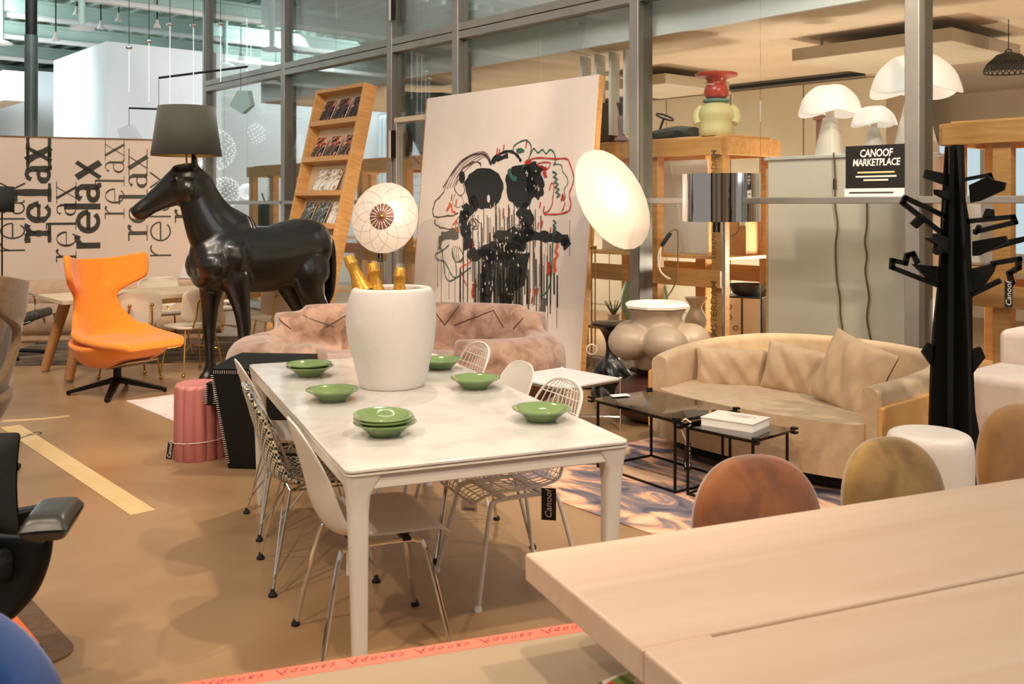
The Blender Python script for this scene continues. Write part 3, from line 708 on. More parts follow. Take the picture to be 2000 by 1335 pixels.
for sy, rx, kx, fx in ((-1, .47, .50, .49), (1, .42, .33, .20)):      # near fore leg set back
    y = sy * .16
    h.limb([(rx, y * .9, 1.12, .11, .17), (rx - .01, y, .95, .11, .155), (rx + (kx - rx) * .4, y, .80, .09, .11), (rx + (kx - rx) * .75, y, .66, .066, .08), (kx, y, .50, .058, .066), (kx, y, .44, .05, .056),
            (kx + (fx - kx) * .5, y, .30, .040, .045), (kx + (fx - kx) * .85, y, .19, .038, .043), (fx, y, .135, .048, .055), (fx + .02, y, .08, .045, .05), (fx + .035, y, .04, .057, .065), (fx + .045, y, 0, .063, .073)], 12)
for sy, fx in ((-1, .06), (1, -.08)):
    y = sy * .16
    h.limb([(bxs(x), y * q, z, a, b) for x, q, z, a, b in ((-.50, .8, 1.10, .14, .24), (-.52, 1, .95, .135, .22), (-.53, 1, .82, .105, .16), (-.60 + fx * .3, 1, .68, .075, .10), (-.70 + fx * .6, 1, .56, .058, .075), (-.76 + fx, 1, .49, .05, .066),
            (-.745 + fx, 1, .40, .044, .052), (-.72 + fx, 1, .25, .04, .044), (-.71 + fx, 1, .15, .048, .054), (-.675 + fx, 1, .08, .046, .05), (-.66 + fx, 1, .04, .057, .065), (-.65 + fx, 1, 0, .063, .073))], 12)
for sy in (-1, 1):
    h.sphere((.60, sy * .11, 1.06), .15, 12, 1.1)                       # breast muscles
    h.sphere((.43, sy * .14, 1.13), .155, 12, 1.3)                      # shoulder
o = h.build('horse_body', 'black_gloss', horse, remesh=.016, smth=4); bake(o)
NS = catmull(NECK[1:], 6); NP = [Vector(q[:3]) for q in NS]
mb = MB()                                                              # mane strands lying on the near side of the neck
for i in range(2, len(NS)):
    t_ = (NP[min(i + 1, len(NP) - 1)] - NP[i - 1]).normalized(); bk = Vector((-t_.z, 0, t_.x)); a, b = NS[i][3], NS[i][4]; f = i / len(NS)
    L_ = 14 + 10 * (1 - f)
    pts = [NP[i] + Vector((0, 1, 0)) * a * cos(radians(th)) * 1.03 + bk * b * sin(radians(th)) * 1.04 - t_ * .045 * k - Vector((0, 0, .015 * k)) for k, th in enumerate((100, 80, 60, 42, L_ + 10))]
    mb.tube(catmull(pts, 3), [.012, .018, .021, .022, .022, .022, .022, .021, .02, .018, .015, .011, .004], 6)
mb.build('mane', 'black_gloss', horse)
mb = MB()
for k in range(6): mb.limb([(-.60, (k - 3) * .01, 1.28, .03, .03), (-.68, (k - 3) * .018, 1.24, .035, .035), (-.71, (k - 3) * .02, 1.0, .028, .032), (-.70, (k - 3) * .018, .75, .02, .025), (-.68, (k - 3) * .01, .55 + .02 * k, .005, .008)], 7, 3)
mb.build('tail', 'black_gloss', horse)
for sy in (-1, 1):
    c = TURN @ Vector((.885, sy * .112, 1.82)); MB().sphere(c, .019, 10).build('eye', 'black_metal', horse)
MB().tube([(.80, 0, 1.92), (.80, 0, 2.16)], .009, 8).build('lamp_stem', 'brass', horse)
sh = MB(); sh.grid(48, 2, lambda u, v: ((.298 - .06 * v) * cos(2 * pi * u), (.298 - .06 * v) * sin(2 * pi * u), .43 * v), closed=True)
o = sh.build('lamp_shade', 'shade_dark', horse, (.80, 0, 2.03), solid=.004)
sh = MB(); sh.grid(48, 2, lambda u, v: ((.293 - .06 * v) * cos(2 * pi * u), (.293 - .06 * v) * sin(2 * pi * u), .43 * v), closed=True)
sh.build('shade_liner', 'shade_liner', o)
mb = MB()
for a in (0, pi * 2 / 3, pi * 4 / 3): mb.tube([(0, 0, .13), (.28 * cos(a), .28 * sin(a), .13)], .003, 5)
mb.build('shade_spider', 'brass', o)

# ================================================================== WINGED SWIVEL CHAIRS
WR = catmull([(.50, .41, .25, .0, 0), (.47, .43, .32, .005, 0), (.28, .42, .385, .03, 0), (.02, .385, .41, .10, 0), (-.15, .385, .405, .16, 0), (-.27, .46, .37, .16, .0), (-.32, .58, .30, .10, .0), (-.35, .70, .235, .05, 0),
              (-.37, .79, .215, .05, .0), (-.385, .86, .27, .10, 0), (-.395, .93, .43, .27, 0), (-.405, 1.04, .46, .29, 0), (-.41, 1.10, .46, .28, 0), (-.415, 1.125, .44, .26, 0)], 3)
def wing_chair(name, label, m, loc, rz, group):
    t = thing(name, label, 'armchair', loc, rz, group)
    def fn(u, v):
        x = v * (len(WR) - 1); i = min(int(x), len(WR) - 2); f = x - i
        q = [a + (b - a) * f for a, b in zip(WR[i], WR[i + 1])]; s = 2 * u - 1
        a, b = WR[max(0, i - 1)], WR[min(len(WR) - 1, i + 2)]; ty, tz = b[0] - a[0], b[1] - a[1]; l = sqrt(ty * ty + tz * tz) or 1
        ny, nz = tz / l, -ty / l
        if nz < 0 and v < .5: ny, nz = -ny, -nz
        k = q[3] * max(0, abs(s) - .25) ** 1.3 / .69
        return (q[2] * s * (1 - .12 * k / .3 * abs(s)), q[0] + ny * k, q[1] + nz * k)
    MB().grid(17, 40, fn).build('seat_shell', m, t, solid=.055, soff=-1, subd=1)
    rings = []
    for k, dz in ((1.0, .0), (.985, -.03), (.93, -.07), (.80, -.115), (.58, -.15), (.3, -.165)):
        r = []
        for i in range(36):
            a = 2 * pi * i / 36; ca, sa = cos(a), sin(a); X = .405 * abs(ca) ** .75 * (1 if ca > 0 else -1) * k; Yn = abs(sa) ** .75 * (1 if sa > 0 else -1) * k
            Y = .08 + Yn * (.42 if Yn > 0 else .40); side = abs(X) / .405
            ztop = .385 + .04 * max(0, Yn) + (.055 * side ** 2 if k > .9 else 0) + (.10 * max(0, -Yn) ** 2 if k > .9 else 0)
            r.append((X * (1 - .18 * max(0, Yn)), Y, ztop + .012 + dz * (1 - .65 * max(0, Yn))))
        rings.append(r)
    MB().loft(rings).build('under_shell', m, t, smooth=70, subd=1)
    MB().box((0, .20, .268), (.30, .30, .014), 0, Matrix.Rotation(.25, 3, 'X')).build('tilt_plate', 'brass_pale', t, bevel=.004)
    MB().cyl((0, .0, .09), .033, .16, 16).build('column', 'black_metal', t)
    for k in range(4):
        a = pi / 4 + k * pi / 2; M = Matrix.Rotation(a, 4, 'Z')
        q = MB().loft([[(.0, y, z) for y, z in ((-.035, .10), (.035, .10), (.035, .15), (-.035, .15))], [(.40, y, z) for y, z in ((-.022, .008), (.022, .008), (.022, .035), (-.022, .035))]]).xform(M).build('base_leg', 'black_metal', t, bevel=.004)
        MB().cyl((.385 * cos(a), .385 * sin(a), 0), .012, .01, 10).build('glide', 'black_rubber', q)
    return t
p = fl(229, 768)
wing_chair('wing_armchair', 'bright orange felt winged armchair on a black swivel base', 'orange_felt', (p.x, p.y, 0), radians(-124), 'winged armchairs')
wing_chair('wing_armchair', 'brown felt winged armchair cut by the left picture edge', 'taupe_felt', (-3.37, 5.85, 0), radians(-122 - 100), 'winged armchairs')

# ================================================================== PINK FLUTED STOOL AND BLACK LEATHER BLOCK
p = fl(390, 890)
t = thing('fluted_stool', 'pink ceramic fluted stool tied with a cord and a black tag', 'stool', (p.x, p.y, 0))
fl_fx = lambda r, z, q: r * (1 + (.11 * abs(sin(q * 6.5)) ** .8 - .05 + .05 * sin(q * 3 + 1)) * (1 if r > .05 else 0))
MB().lathe([(.155, 0), (.16, .01), (.155, .2), (.152, .44), (.147, .462), (.135, .468), (.12, .464), (.001, .462)], 208, cap=False, fx=fl_fx).build('stool_body', 'pink_glaze', t, smooth=70)
MB().tube([(.172 * cos(a / 24 * 2 * pi), .172 * sin(a / 24 * 2 * pi), .115 + .012 * sin(a / 24 * 2 * pi + 2)) for a in range(24)], .003, 5, True).build('cord', 'cord_white', t)
price_tag(t, (-.155, -.10, .06), .035, .105, rz=.3, tilt=.12)
p = fl(520, 905)
t = thing('leather_chair', 'black leather block chair with white saddle stitching beside the fluted stool', 'chair', (p.x - .02, p.y + .12, 0), radians(-6))
def block(x0, x1, y0, y1, z0, z1, tp=0):
    return MB().loft([[(x0 + tp, y0, z0), (x1, y0, z0), (x1, y1, z0), (x0 + tp, y1, z0)], [(x0, y0, z1), (x1, y0, z1), (x1, y1, z1), (x0, y1, z1)]])
b = block(-.27, .30, -.25, .08, 0, .60, .11).build('seat_block', 'black_leather', t, bevel=.008)
b2 = MB().loft([[(-.27, -.25, .602), (.30, -.25, .602), (.30, .08, .602), (-.27, .08, .602)], [(-.20, -.10, .655), (.30, -.10, .655), (.30, .08, .655), (-.20, .08, .655)]]).build('top_pad', 'black_leather', t, bevel=.006)
b3 = MB().bx(-.34, -.272, -.16, .05, .36, .50).build('arm_block', 'black_leather', t, bevel=.008)
def stitches(p0, p1, parent, n, sz=.009):
    p0, p1 = Vector(p0), Vector(p1); mb = MB()
    dz = Vector((0, 0, 1)) if abs((p1 - p0).normalized().z) < .7 else Vector((1, 0, 0))
    for i in range(n):
        c = p0.lerp(p1, (i + .5) / n); mb.tube([c - dz * sz, c + dz * sz], .0016, 4)
    stuff(mb.build('stitching', 'stitch_white', parent))
stitches((-.255, -.253, .585), (.29, -.253, .585), b, 40); stitches((-.155, -.253, .03), (-.26, -.253, .57), b, 42); stitches((-.335, -.163, .37), (-.335, -.163, .49), b3, 10); stitches((-.28, -.163, .37), (-.28, -.163, .49), b3, 10)

# ================================================================== PINK VELVET SOFA
sf = thing('velvet_sofa', 'dusty pink crushed velvet sofa with quilted back behind the marble table', 'sofa', (-.77, 7.5, 0))
def sweep(path, w, z0, z1, r, n=6):           # rounded slab following a path on the floor
    P = [Vector((x, y, 0)) for x, y in path]; rings = []; prof = rrect(w, z1 - z0, r, 4)
    for i, p in enumerate(P):
        t_ = (P[min(i + 1, len(P) - 1)] - P[max(i - 1, 0)]).normalized(); nn = Vector((-t_.y, t_.x, 0))
        rings.append([p + nn * a + Vector((0, 0, (z0 + z1) / 2 + b)) for a, b in prof])
    return MB().loft(rings)
mb = sweep(catmull([(-1.12, .30), (-.6, .52), (0, .62), (.5, .55), (1.02, .33)], 5), .30, .12, .74, .12)
q = sweep(catmull([(-.9, .34), (-.5, .5), (0, .57), (.5, .50), (.85, .36)], 5), .22, .5, .80, .10); mb.add(q.v, q.f)
q = sweep(catmull([(-1.12, .25), (-1.20, -.10), (-1.02, -.42), (-.60, -.52)], 5), .40, .10, .60, .17); mb.add(q.v, q.f)
q = sweep(catmull([(1.00, .28), (.98, -.02), (.72, -.22), (.34, -.26)], 5), .38, .10, .60, .17); mb.add(q.v, q.f)
q = sweep([(-.9, .05), (0, .1), (.8, .05)], .7, .10, .44, .12); mb.add(q.v, q.f)
o = mb.build('sofa_body', 'pink_velvet', sf, remesh=.028, smth=6); bake(o)
from mathutils.bvhtree import BVHTree
dgm = o.data; bvh = BVHTree.FromPolygons([v.co for v in dgm.vertices], [p.vertices[:] for p in dgm.polygons])
def seam(pts, name='seam', m='plum', parent=sf, r=.004):
    out = []
    for x, z in pts:
        hit = bvh.ray_cast(Vector((x, -2 if z > .62 else -2, z)), Vector((0, 1, 0)))
        if hit[0] is not None: out.append(hit[0] + Vector((0, -.001, 0)))
    if len(out) > 1: MB().tube(out, r, 5).build(name, m, parent)
def zig(P, n=8):
    out = []
    for a, b in zip(P[:-1], P[1:]): out += [(a[0] + (b[0] - a[0]) * i / n, a[1] + (b[1] - a[1]) * i / n) for i in range(n)]
    return out + [P[-1]]
for P in ([(.10, .78), (.22, .62)], [(.34, .78), (.22, .62)], [(.30, .62), (.62, .75)], [(.62, .75), (.70, .62)], [(.86, .70), (.78, .61)], [(-.9, .72), (-.66, .62)], [(-.50, .75), (-.72, .62)], [(-1.08, .70), (-.98, .62)], [(-.5, .75), (-.3, .64)]): seam(zig(P))

# ================================================================== BEIGE CURVED SOFA WITH CUSHIONS
SO = Vector((1.86, 6.19, .0065)); bs = thing('curved_sofa', 'beige curved two-seat sofa with tan leather outer shell', 'sofa', SO, WA)
US = catmull([(-.80, -.55), (-.86, -.2), (-.84, .15), (-.68, .48), (-.36, .64), (0, .68), (.36, .64), (.68, .48), (.84, .15), (.86, -.2), (.80, -.55)], 5)
def band(off, w, z0, ztop, r):
    P = [Vector((x, y, 0)) for x, y in US]; rings = []
    for i, p in enumerate(P):
        t_ = (P[min(i + 1, len(P) - 1)] - P[max(i - 1, 0)]).normalized(); nn = Vector((-t_.y, t_.x, 0)); f = i / (len(P) - 1)
        zt = ztop(f); prof = rrect(w, zt - z0, r, 4)
        rings.append([p + nn * (off + a) + Vector((0, 0, (z0 + zt) / 2 + b)) for a, b in prof])
    return MB().loft(rings)
topf = lambda f: .60 + .09 * sin(pi * f) ** .8
band(-.06, .11, .10, topf, .045).build('back_band', 'beige_fabric', bs, smooth=60)
band(.006, .03, .13, lambda f: topf(f) - .10, .01).build('outer_shell', 'tan_leather', bs, smooth=60)
inner = [(x * .90, y * .90 - .01) for x, y in US]; seatp = inner[:1] + inner[1:-1] + inner[-1:]
frontc = catmull([(.72, -.50), (.66, -.61), (.35, -.68), (0, -.70), (-.35, -.68), (-.66, -.61), (-.72, -.50)], 4)
outline = [(x, y) for x, y in inner] + frontc
MB().prism(outline, .30, None, .10).build('seat', 'beige_fabric', bs, bevel=.05, seg=5)
MB().prism([(x * .9, y * .9) for x, y in outline], .06, None, .035).build('plinth', 'black_matte', bs)
for x, y in ((-.55, -.45), (.55, -.45), (-.5, .4), (.5, .4)): MB().cyl((x, y, 0), .02, .036, 10).build('foot', 'black_metal', bs)
for i, (px, py, d, w, hh, th, yaw, tilt, roll, lab) in enumerate(((1432, 724, 6.55, .50, .31, .17, -.25, -.22, .02, 'left crumpled beige cushion on the curved sofa'),
                                                         (1568, 728, 6.25, .56, .33, .17, -.75, -.25, .10, 'middle creased beige cushion on the curved sofa'),
                                                         (1664, 733, 5.78, .50, .45, .16, -1.05, -.34, .24, 'large square beige cushion leaning at the right sofa arm'))):
    q = at(px, py, d); o = pillow(w, hh, th, 22, 3.0, .022, i).build('sofa_cushion', 'beige_cushion', None, q, 0, subd=1)
    o.rotation_euler = (Matrix.Rotation(yaw, 3, 'Z') @ Matrix.Rotation(tilt, 3, 'X') @ Matrix.Rotation(roll, 3, 'Y')).to_euler()
    tag(o, lab, 'cushion', 'cushions on the beige sofa')

# ================================================================== RUGS
mat('abstract_rug', 'd9a58a', .95, ramp=[(.0, '2e2e3e'), (.36, '4b4a5c'), (.46, '8a7a7c'), (.50, 'd9a27e'), (.56, 'e8c1a2'), (.63, 'e0b294'), (.70, 'c4562c'), (.74, '7a5a58'), (1, '55516a')], scale=1.7, detail=7, dist=1.6, stretch=(1, 1.8, 1), bump=.2, bscale=90)
a0 = fl(1042, 962); dirx = Vector((.63, -.776, 0)); ra = atan2(-.776, .63)
o = MB().bx(-.45, 2.3, 0, 1.9, .0005, .0062).build('rug', 'abstract_rug', None, (a0.x, a0.y, 0), ra, smooth=0)
tag(o, 'abstract rug in apricot, slate and rust under the glass coffee tables', 'rug')
mat('pale_rug', 'e6d2ca', .9, ramp=[(.3, 'd8b6b0'), (.5, 'ebdcd4'), (.7, 'e2c4bc')], scale=2.2, dist=1.5)
a0 = fl(268, 793)
tag(MB().bx(-.25, 1.1, .0, 1.0, .001, .008).build('rug', 'pale_rug', None, (a0.x, a0.y, 0), WA, smooth=0), 'pale pink rug at the horse hooves behind the fluted stool', 'rug')
mat('dark_rug', '5a4c3c', .95, ramp=[(.35, '2c261f'), (.5, '6b5b48'), (.62, '8c7a62')], scale=3, detail=8, dist=1.2, stretch=(.5, 3, 1))
a0 = fl(-40, 716)
tag(MB().bx(0, 3.2, .0, 1.9, .001, .010).build('rug', 'dark_rug', None, (a0.x, a0.y, 0), TA * .35, smooth=0), 'dark brown streaked rug under the reclining lounge chair', 'rug')
# chair mat with orange border
a0 = fl(159, 1278); mt = thing('bordered_rug', 'small rug with dark brown rim and orange border under the office chair', 'rug', (a0.x, a0.y, 0), WA)
def rr_at(x0, x1, y0, y1, r, z, h, m, nm): 
    return MB().prism([(x + (x0 + x1) / 2, y + (y0 + y1) / 2) for x, y in rrect(x1 - x0, y1 - y0, r, 6)], h, None, z).build(nm, m, mt, smooth=0)
mat('rug_brown', '6b5138', .9, col2='5c4430', scale=30, sheen=.1); mat('rug_orange', 'e8743a', .9, col2='e06c34', scale=20)
mat('rug_center', 'cdbf9b', .9, ramp=[(.35, 'b99d5e'), (.5, 'd6cbae'), (.7, 'dcd5c2')], scale=5, stretch=(1, 4, 1))
rr_at(-1.5, 0, -1.15, 0, .1, .001, .006, 'rug_brown', 'rim'); rr_at(-1.41, -.09, -1.06, -.09, .07, .007, .002, 'rug_orange', 'border'); rr_at(-1.31, -.19, -.96, -.19, .05, .009, .002, 'rug_center', 'field')
# floor tape
f0 = fl(280, 1001); f1 = fl(20, 832); dv = f1 - f0; Ln = dv.length
o = MB().bx(0, Ln, -.065, .065, .0005, .0025).build('floor_tape', 'cream_tape', None, (f0.x, f0.y, 0), atan2(dv.y, dv.x), smooth=0)
text_mb('Canoof', .10, frame((Ln - .42, 0, .0035), (-.55, .83, 0), (-.83, -.55, 0)), .3).build('lettering', 'tag_black', o, smooth=0)
tag(o, 'long cream tape strip stuck diagonally on the concrete floor', 'tape')
o = MB().ribbon([fl(x, y)[:2] for x, y in ((5, 822), (45, 820), (90, 817), (135, 812))], [.07, .07, .07, .05], None, .0012).build('floor_tape', 'cream_tape', None, smooth=0, solid=.001)
tag(o, 'short pale curved tape mark on the floor beyond the long strip', 'tape')
# ================================================================== LEANING PAINTING
PV0, PV1 = -.36, -.10
sL = wpix(835, 195, PV1)[0]; sR, zR = wpix(1170, 145, PV1)
tl = math.atan((PV1 - PV0) / zR); PH = sqrt(zR ** 2 + (PV1 - PV0) ** 2)
pt = thing('leaning_painting', 'tall white canvas with black, red and green dripping paint strokes leaning on the glass', 'painting', wp(sL, PV0), WA); pt.rotation_euler = (-tl, 0, WA)
PWd = sR - sL
MB().bx(0, PWd, .0, .035, .005, PH).build('canvas', mat('canvas_white', 'dccfc3', .8, col2='d6c7b9', scale=1.5, bump=.05, bscale=80), pt, bevel=.003)
MB().bx(PWd + .001, PWd + .014, .0, .06, .0, PH - .01).build('stretcher_bar', 'pine', pt); MB().bx(-.014, -.001, .0, .06, .0, PH - .01).build('stretcher_bar', 'pine', pt)
PMi = (Matrix.Translation(wp(sL, PV0)) @ Matrix.Rotation(WA, 4, 'Z') @ Matrix.Rotation(-tl, 4, 'X')).inverted()
def pp(px, py):
    o = PMi @ Vector((0, 0, CH)); d = (PMi @ at(px, py, 5)) - o; k = -o.y / d.y; q = o + d * k; return (q.x, q.z)
PF = frame((0, -.0015, 0), (1, 0, 0), (0, 0, 1))
LAY = {}
def stroke(m, pts, w, smooth=4, wob=0, rnd=random.Random(7)):
    P = [pp(*q) for q in (catmull(pts, smooth) if smooth > 1 else pts)]
    if wob: P = [(x + rnd.uniform(-wob, wob), y + rnd.uniform(-wob, wob)) for x, y in P]
    k = LAY.setdefault(m, [MB(), len(LAY)])
    k[0].ribbon(P, [w * (1 + .25 * sin(i * 1.7)) for i in range(len(P))], PF, .0008 * (k[1] + 1))
def blob(m, cx, cy, rx, ry, n=26, jag=.08, rnd=random.Random(3)):
    k = LAY.setdefault(m, [MB(), len(LAY)]); P = []
    for i in range(n):
        a = 2 * pi * i / n; j = 1 + rnd.uniform(-jag, jag); P.append(pp(cx + rx * cos(a) * j, cy + ry * sin(a) * j))
    c = pp(cx, cy); k[0].add([PF @ Vector((x, y, .0008 * (k[1] + 1))) for x, y in P + [c]], [(i, (i + 1) % n, n) for i in range(n)])
for nm, c in (('paint_umber', '5a4a38'), ('paint_mauve', '8a6a68'), ('paint_grey', '5f5a50'), ('paint_teal', '2f5a4e'), ('paint_red', 'b8301c'), ('paint_orange', 'd8562a'), ('paint_black', '16140f')): mat(nm, c, .45, coat=.3)
rp = random.Random(11)
# drips
for k in range(95):
    x = rp.gauss(985, 48); x = min(1075, max(905, x)); y0 = rp.uniform(395, 520); y1 = y0 + rp.uniform(60, 190)
    stroke('paint_grey' if k % 3 else 'paint_umber', [(x, y0), (x + .5, (y0 + y1) / 2), (x, min(612, y1))], rp.choice((.008, .012, .018)), 1)
for x, y0, y1 in ((862, 500, 600), (877, 530, 585), (889, 540, 610), (1055, 480, 560), (1070, 470, 620), (1113, 430, 500), (855, 470, 560), (1088, 560, 640)): stroke('paint_umber', [(x, y0), (x, y1)], .006, 1)
# left profile: hair, snout, jaw
for d in (0, 5, 10, 16, 23): stroke('paint_mauve', [(868 + d, 372 - d * .4), (880 + d * .9, 342), (900 + d * .8, 315 + d * .4), (925 + d * .5, 300 + d * .5), (948, 297 + d * .4), (958, 312 + d * .3)], .010)
stroke('paint_umber', [(868, 372), (860, 384), (850, 394), (846, 408), (847, 420), (856, 424), (880, 421), (896, 416)], .018, 4, .008)
stroke('paint_umber', [(850, 428), (849, 436), (860, 444), (885, 447), (896, 444)], .016, 4, .010)
stroke('paint_black', [(866, 366), (884, 338), (906, 312), (930, 301), (950, 304), (957, 318)], .013)
for k in range(5): stroke('paint_umber', [(892 + 3 * k, 350 - 6 * k), (902 + 4 * k, 330 - 2 * k), (922 + 3 * k, 316), (940, 318 + 2 * k)], .007)
stroke('paint_umber', [(893, 352), (888, 368), (898, 382), (908, 372), (900, 350), (893, 352)], .012); blob('paint_black', 903, 346, 6, 12)
stroke('paint_umber', [(890, 378), (884, 396), (894, 405), (906, 396), (900, 380)], .007)
stroke('paint_orange', [(880, 395), (876, 405), (873, 412), (882, 400), (884, 412), (890, 414)], .022); stroke('paint_orange', [(885, 440), (892, 430), (890, 445), (898, 452)], .018)
# eyes and dark mass
blob('paint_black', 945, 367, 37, 40); blob('paint_black', 1018, 362, 30, 42); blob('paint_black', 1045, 362, 18, 26, jag=.2); blob('paint_black', 1040, 330, 20, 14, jag=.25)
blob('canvas_white', 955, 388, 3, 8)
stroke('paint_black', [(930, 395), (915, 408), (905, 425), (908, 450), (920, 480)], .16, 4, .03); stroke('paint_black', [(1020, 400), (1030, 425), (1032, 450), (1010, 470)], .17, 4, .03)
stroke('paint_black', [(918, 492), (950, 500), (990, 505), (1034, 508)], .13, 4, .02); blob('paint_black', 1000, 468, 34, 24, jag=.25); blob('paint_black', 975, 488, 40, 18, jag=.2)
stroke('paint_black', [(1030, 458), (1060, 462), (1085, 463), (1104, 470), (1108, 482)], .10, 4, .01); blob('paint_black', 1103, 473, 8, 8)
stroke('paint_grey', [(896, 456), (880, 458), (862, 462)], .11, 2); stroke('paint_grey', [(861, 460), (860, 474), (859, 487)], .06, 2)
stroke('paint_black', [(955, 512), (952, 540), (950, 570), (950, 606)], .17, 4, .03); stroke('paint_black', [(1012, 520), (1000, 555), (992, 580), (990, 612)], .18, 4, .03)
blob('paint_grey', 980, 538, 22, 22, jag=.2); stroke('paint_black', [(1025, 520), (1020, 545), (1008, 560)], .10, 4, .02)
for k in range(46):                                                     # tangle of squirts
    cx, cy = rp.choice(((928, 440), (910, 430), (1015, 410), (1020, 445), (985, 480), (960, 495), (1010, 495), (945, 500), (955, 550), (1000, 560), (940, 395), (1025, 385))); cx += rp.gauss(0, 9); cy += rp.gauss(0, 9)
    r = rp.uniform(4, 11); stroke('paint_umber' if k % 3 else 'paint_grey', [(cx + r * cos(a) * rp.uniform(.5, 1.2), cy + r * sin(a) * rp.uniform(.5, 1.2)) for a in (0, 1.2, 2.4, 3.6, 4.8, 6.0)], .010)
LAY['canvas_fleck'] = [MB(), 9]; mat('canvas_fleck', 'cfc1b2', .6)
for k in range(150):
    cx, cy = rp.choice(((925, 440), (912, 425), (1022, 425), (1015, 450), (985, 485), (960, 498), (1005, 500), (945, 502), (953, 560), (996, 565), (945, 392), (1030, 345), (1045, 365), (1000, 460), (975, 480))); cx += rp.gauss(0, 10); cy += rp.gauss(0, 10)
    stroke('canvas_fleck' if k % 2 else 'paint_grey', [(cx, cy), (cx + rp.uniform(-2, 2), cy + rp.uniform(2, 7))], rp.uniform(.006, .016), 1)
for k in range(60):
    x = rp.gauss(985, 42); y0 = rp.uniform(500, 545); stroke('paint_black' if k % 3 else 'paint_grey', [(x, y0), (x, min(612, y0 + rp.uniform(40, 110)))], rp.choice((.010, .016, .022)), 1)
stroke('paint_black', [(958, 322), (965, 308), (985, 297), (1000, 296), (1012, 305), (1018, 315)], .03); stroke('paint_black', [(962, 318), (972, 310), (992, 305)], .05, 4, .01)
# teal
stroke('paint_teal', [(1003, 296), (1005, 285), (1018, 276), (1030, 274), (1038, 284), (1037, 300), (1030, 318), (1022, 328)], .014)
stroke('paint_teal', [(1037, 302), (1043, 290), (1052, 298), (1060, 292), (1068, 300), (1075, 292), (1083, 298), (1086, 312), (1082, 324)], .013)
stroke('paint_teal', [(1082, 320), (1097, 322), (1100, 335), (1108, 345), (1110, 358), (1103, 370), (1105, 385), (1102, 392)], .009)
zz = [(1080 + (8 if i % 2 else 0) + i * .8, 335 + i * 5) for i in range(11)]; stroke('paint_teal', zz, .018, 2)
zz = [(1081 + (6 if i % 2 else 0), 430 + i * 5) for i in range(7)]; stroke('paint_teal', zz, .018, 2)
stroke('paint_teal', [(1083, 440), (1080, 480), (1079, 520), (1076, 550), (1068, 570), (1056, 578)], .014)
blob('paint_teal', 1017, 294, 8, 5, jag=.3); stroke('paint_teal', [(995, 330), (1000, 345), (1010, 350)], .05, 3)
stroke('paint_teal', [(878, 478), (866, 488), (852, 496), (855, 506), (868, 510), (876, 522), (884, 538), (892, 540), (891, 515), (886, 500), (884, 485)], .012)
stroke('paint_teal', [(864, 485), (868, 520), (872, 542), (882, 548), (902, 535), (920, 522)], .012)
for k in range(4): stroke('paint_umber', [(886 + k * 4, 480), (883 + k * 4, 497), (892 + k * 3, 512), (905, 500), (898, 484)], .008)
# red
stroke('paint_red', [(1030, 322), (1037, 312), (1052, 308), (1085, 310), (1108, 310), (1116, 325), (1122, 345), (1119, 362), (1113, 378), (1116, 398), (1111, 412), (1090, 418), (1068, 418)], .014)
stroke('paint_red', [(1050, 320), (1062, 317), (1076, 318), (1070, 330), (1062, 328), (1052, 323)], .012); stroke('paint_red', [(1066, 327), (1064, 338), (1068, 345)], .04, 4, .01)
stroke('paint_red', [(1074, 372), (1078, 358), (1083, 362), (1081, 385), (1079, 400), (1072, 412), (1063, 416), (1068, 420)], .012); blob('paint_red', 1032, 316, 6, 5, jag=.3)
for x, y in ((972, 295), (976, 297), (985, 288), (1029, 282), (883, 385), (892, 395), (984, 412), (984, 420), (1056, 400), (1063, 408), (1052, 440), (1060, 436), (1076, 450), (925, 478), (1036, 568), (1046, 570), (1051, 568), (1040, 585)): stroke('paint_red', [(x + 1, y - 6), (x, y), (x - 1, y + 7)], .014, 1)
stroke('paint_red', [(925, 552), (926, 560), (924, 570), (926, 580)], .035, 3, .01); stroke('paint_orange', [(1091, 478), (1086, 490), (1090, 500), (1084, 512), (1086, 525), (1082, 532)], .03, 3, .012); stroke('paint_red', [(1072, 510), (1074, 522), (1072, 534)], .04, 3, .012)
stroke('paint_red', [(1098, 380), (1102, 386), (1097, 390)], .03, 3, .01); stroke('paint_red', [(1105, 395), (1102, 405), (1098, 412)], .012); stroke('paint_red', [(902, 530), (908, 548), (914, 560)], .012); stroke('paint_orange', [(898, 525), (905, 518), (915, 515), (922, 505)], .012)
stroke('paint_grey', [(1062, 582), (1060, 608)], .07, 1)
for m, (mb, k) in LAY.items(): stuff(mb.build('paint_strokes', m, pt, smooth=0))

# ================================================================== LEANING BOOKCASE
BV0, BV1 = -.95, -.22
bL = wpix(617, 172, BV1)[0]; bR, bz = wpix(713, 160, BV1); BH = sqrt(bz ** 2 + (BV1 - BV0) ** 2); bt = math.atan((BV1 - BV0) / bz); BW = bR - bL
bc = thing('leaning_bookcase', 'tall leaning pine bookcase showing magazines face out', 'bookcase', wp(bL, BV0), WA); bc.rotation_euler = (-bt, 0, WA)
BM = Matrix.Translation(wp(bL, BV0)) @ Matrix.Rotation(WA, 4, 'Z') @ Matrix.Rotation(-bt, 4, 'X'); BMi = BM.inverted()
MB().bx(.04, BW - .04, .16, .18, .02, BH - .04).build('back_panel', mat('panel_pale', 'd8c3a0', .6, col2='d0b994', scale=2), bc)
for x0, x1 in ((0, .04), (BW - .04, BW)): MB().bx(x0, x1, .0, .19, .0, BH).build('side_panel', 'pine', bc, bevel=.004)
MB().bx(.04, BW - .04, 0, .19, BH - .05, BH).build('top_panel', 'pine_x', bc, bevel=.004)
def bcz(px, py):
    o = BMi @ Vector((0, 0, CH)); d = (BMi @ at(px, py, 5)) - o; q = o + d * (-o.y / d.y); return q
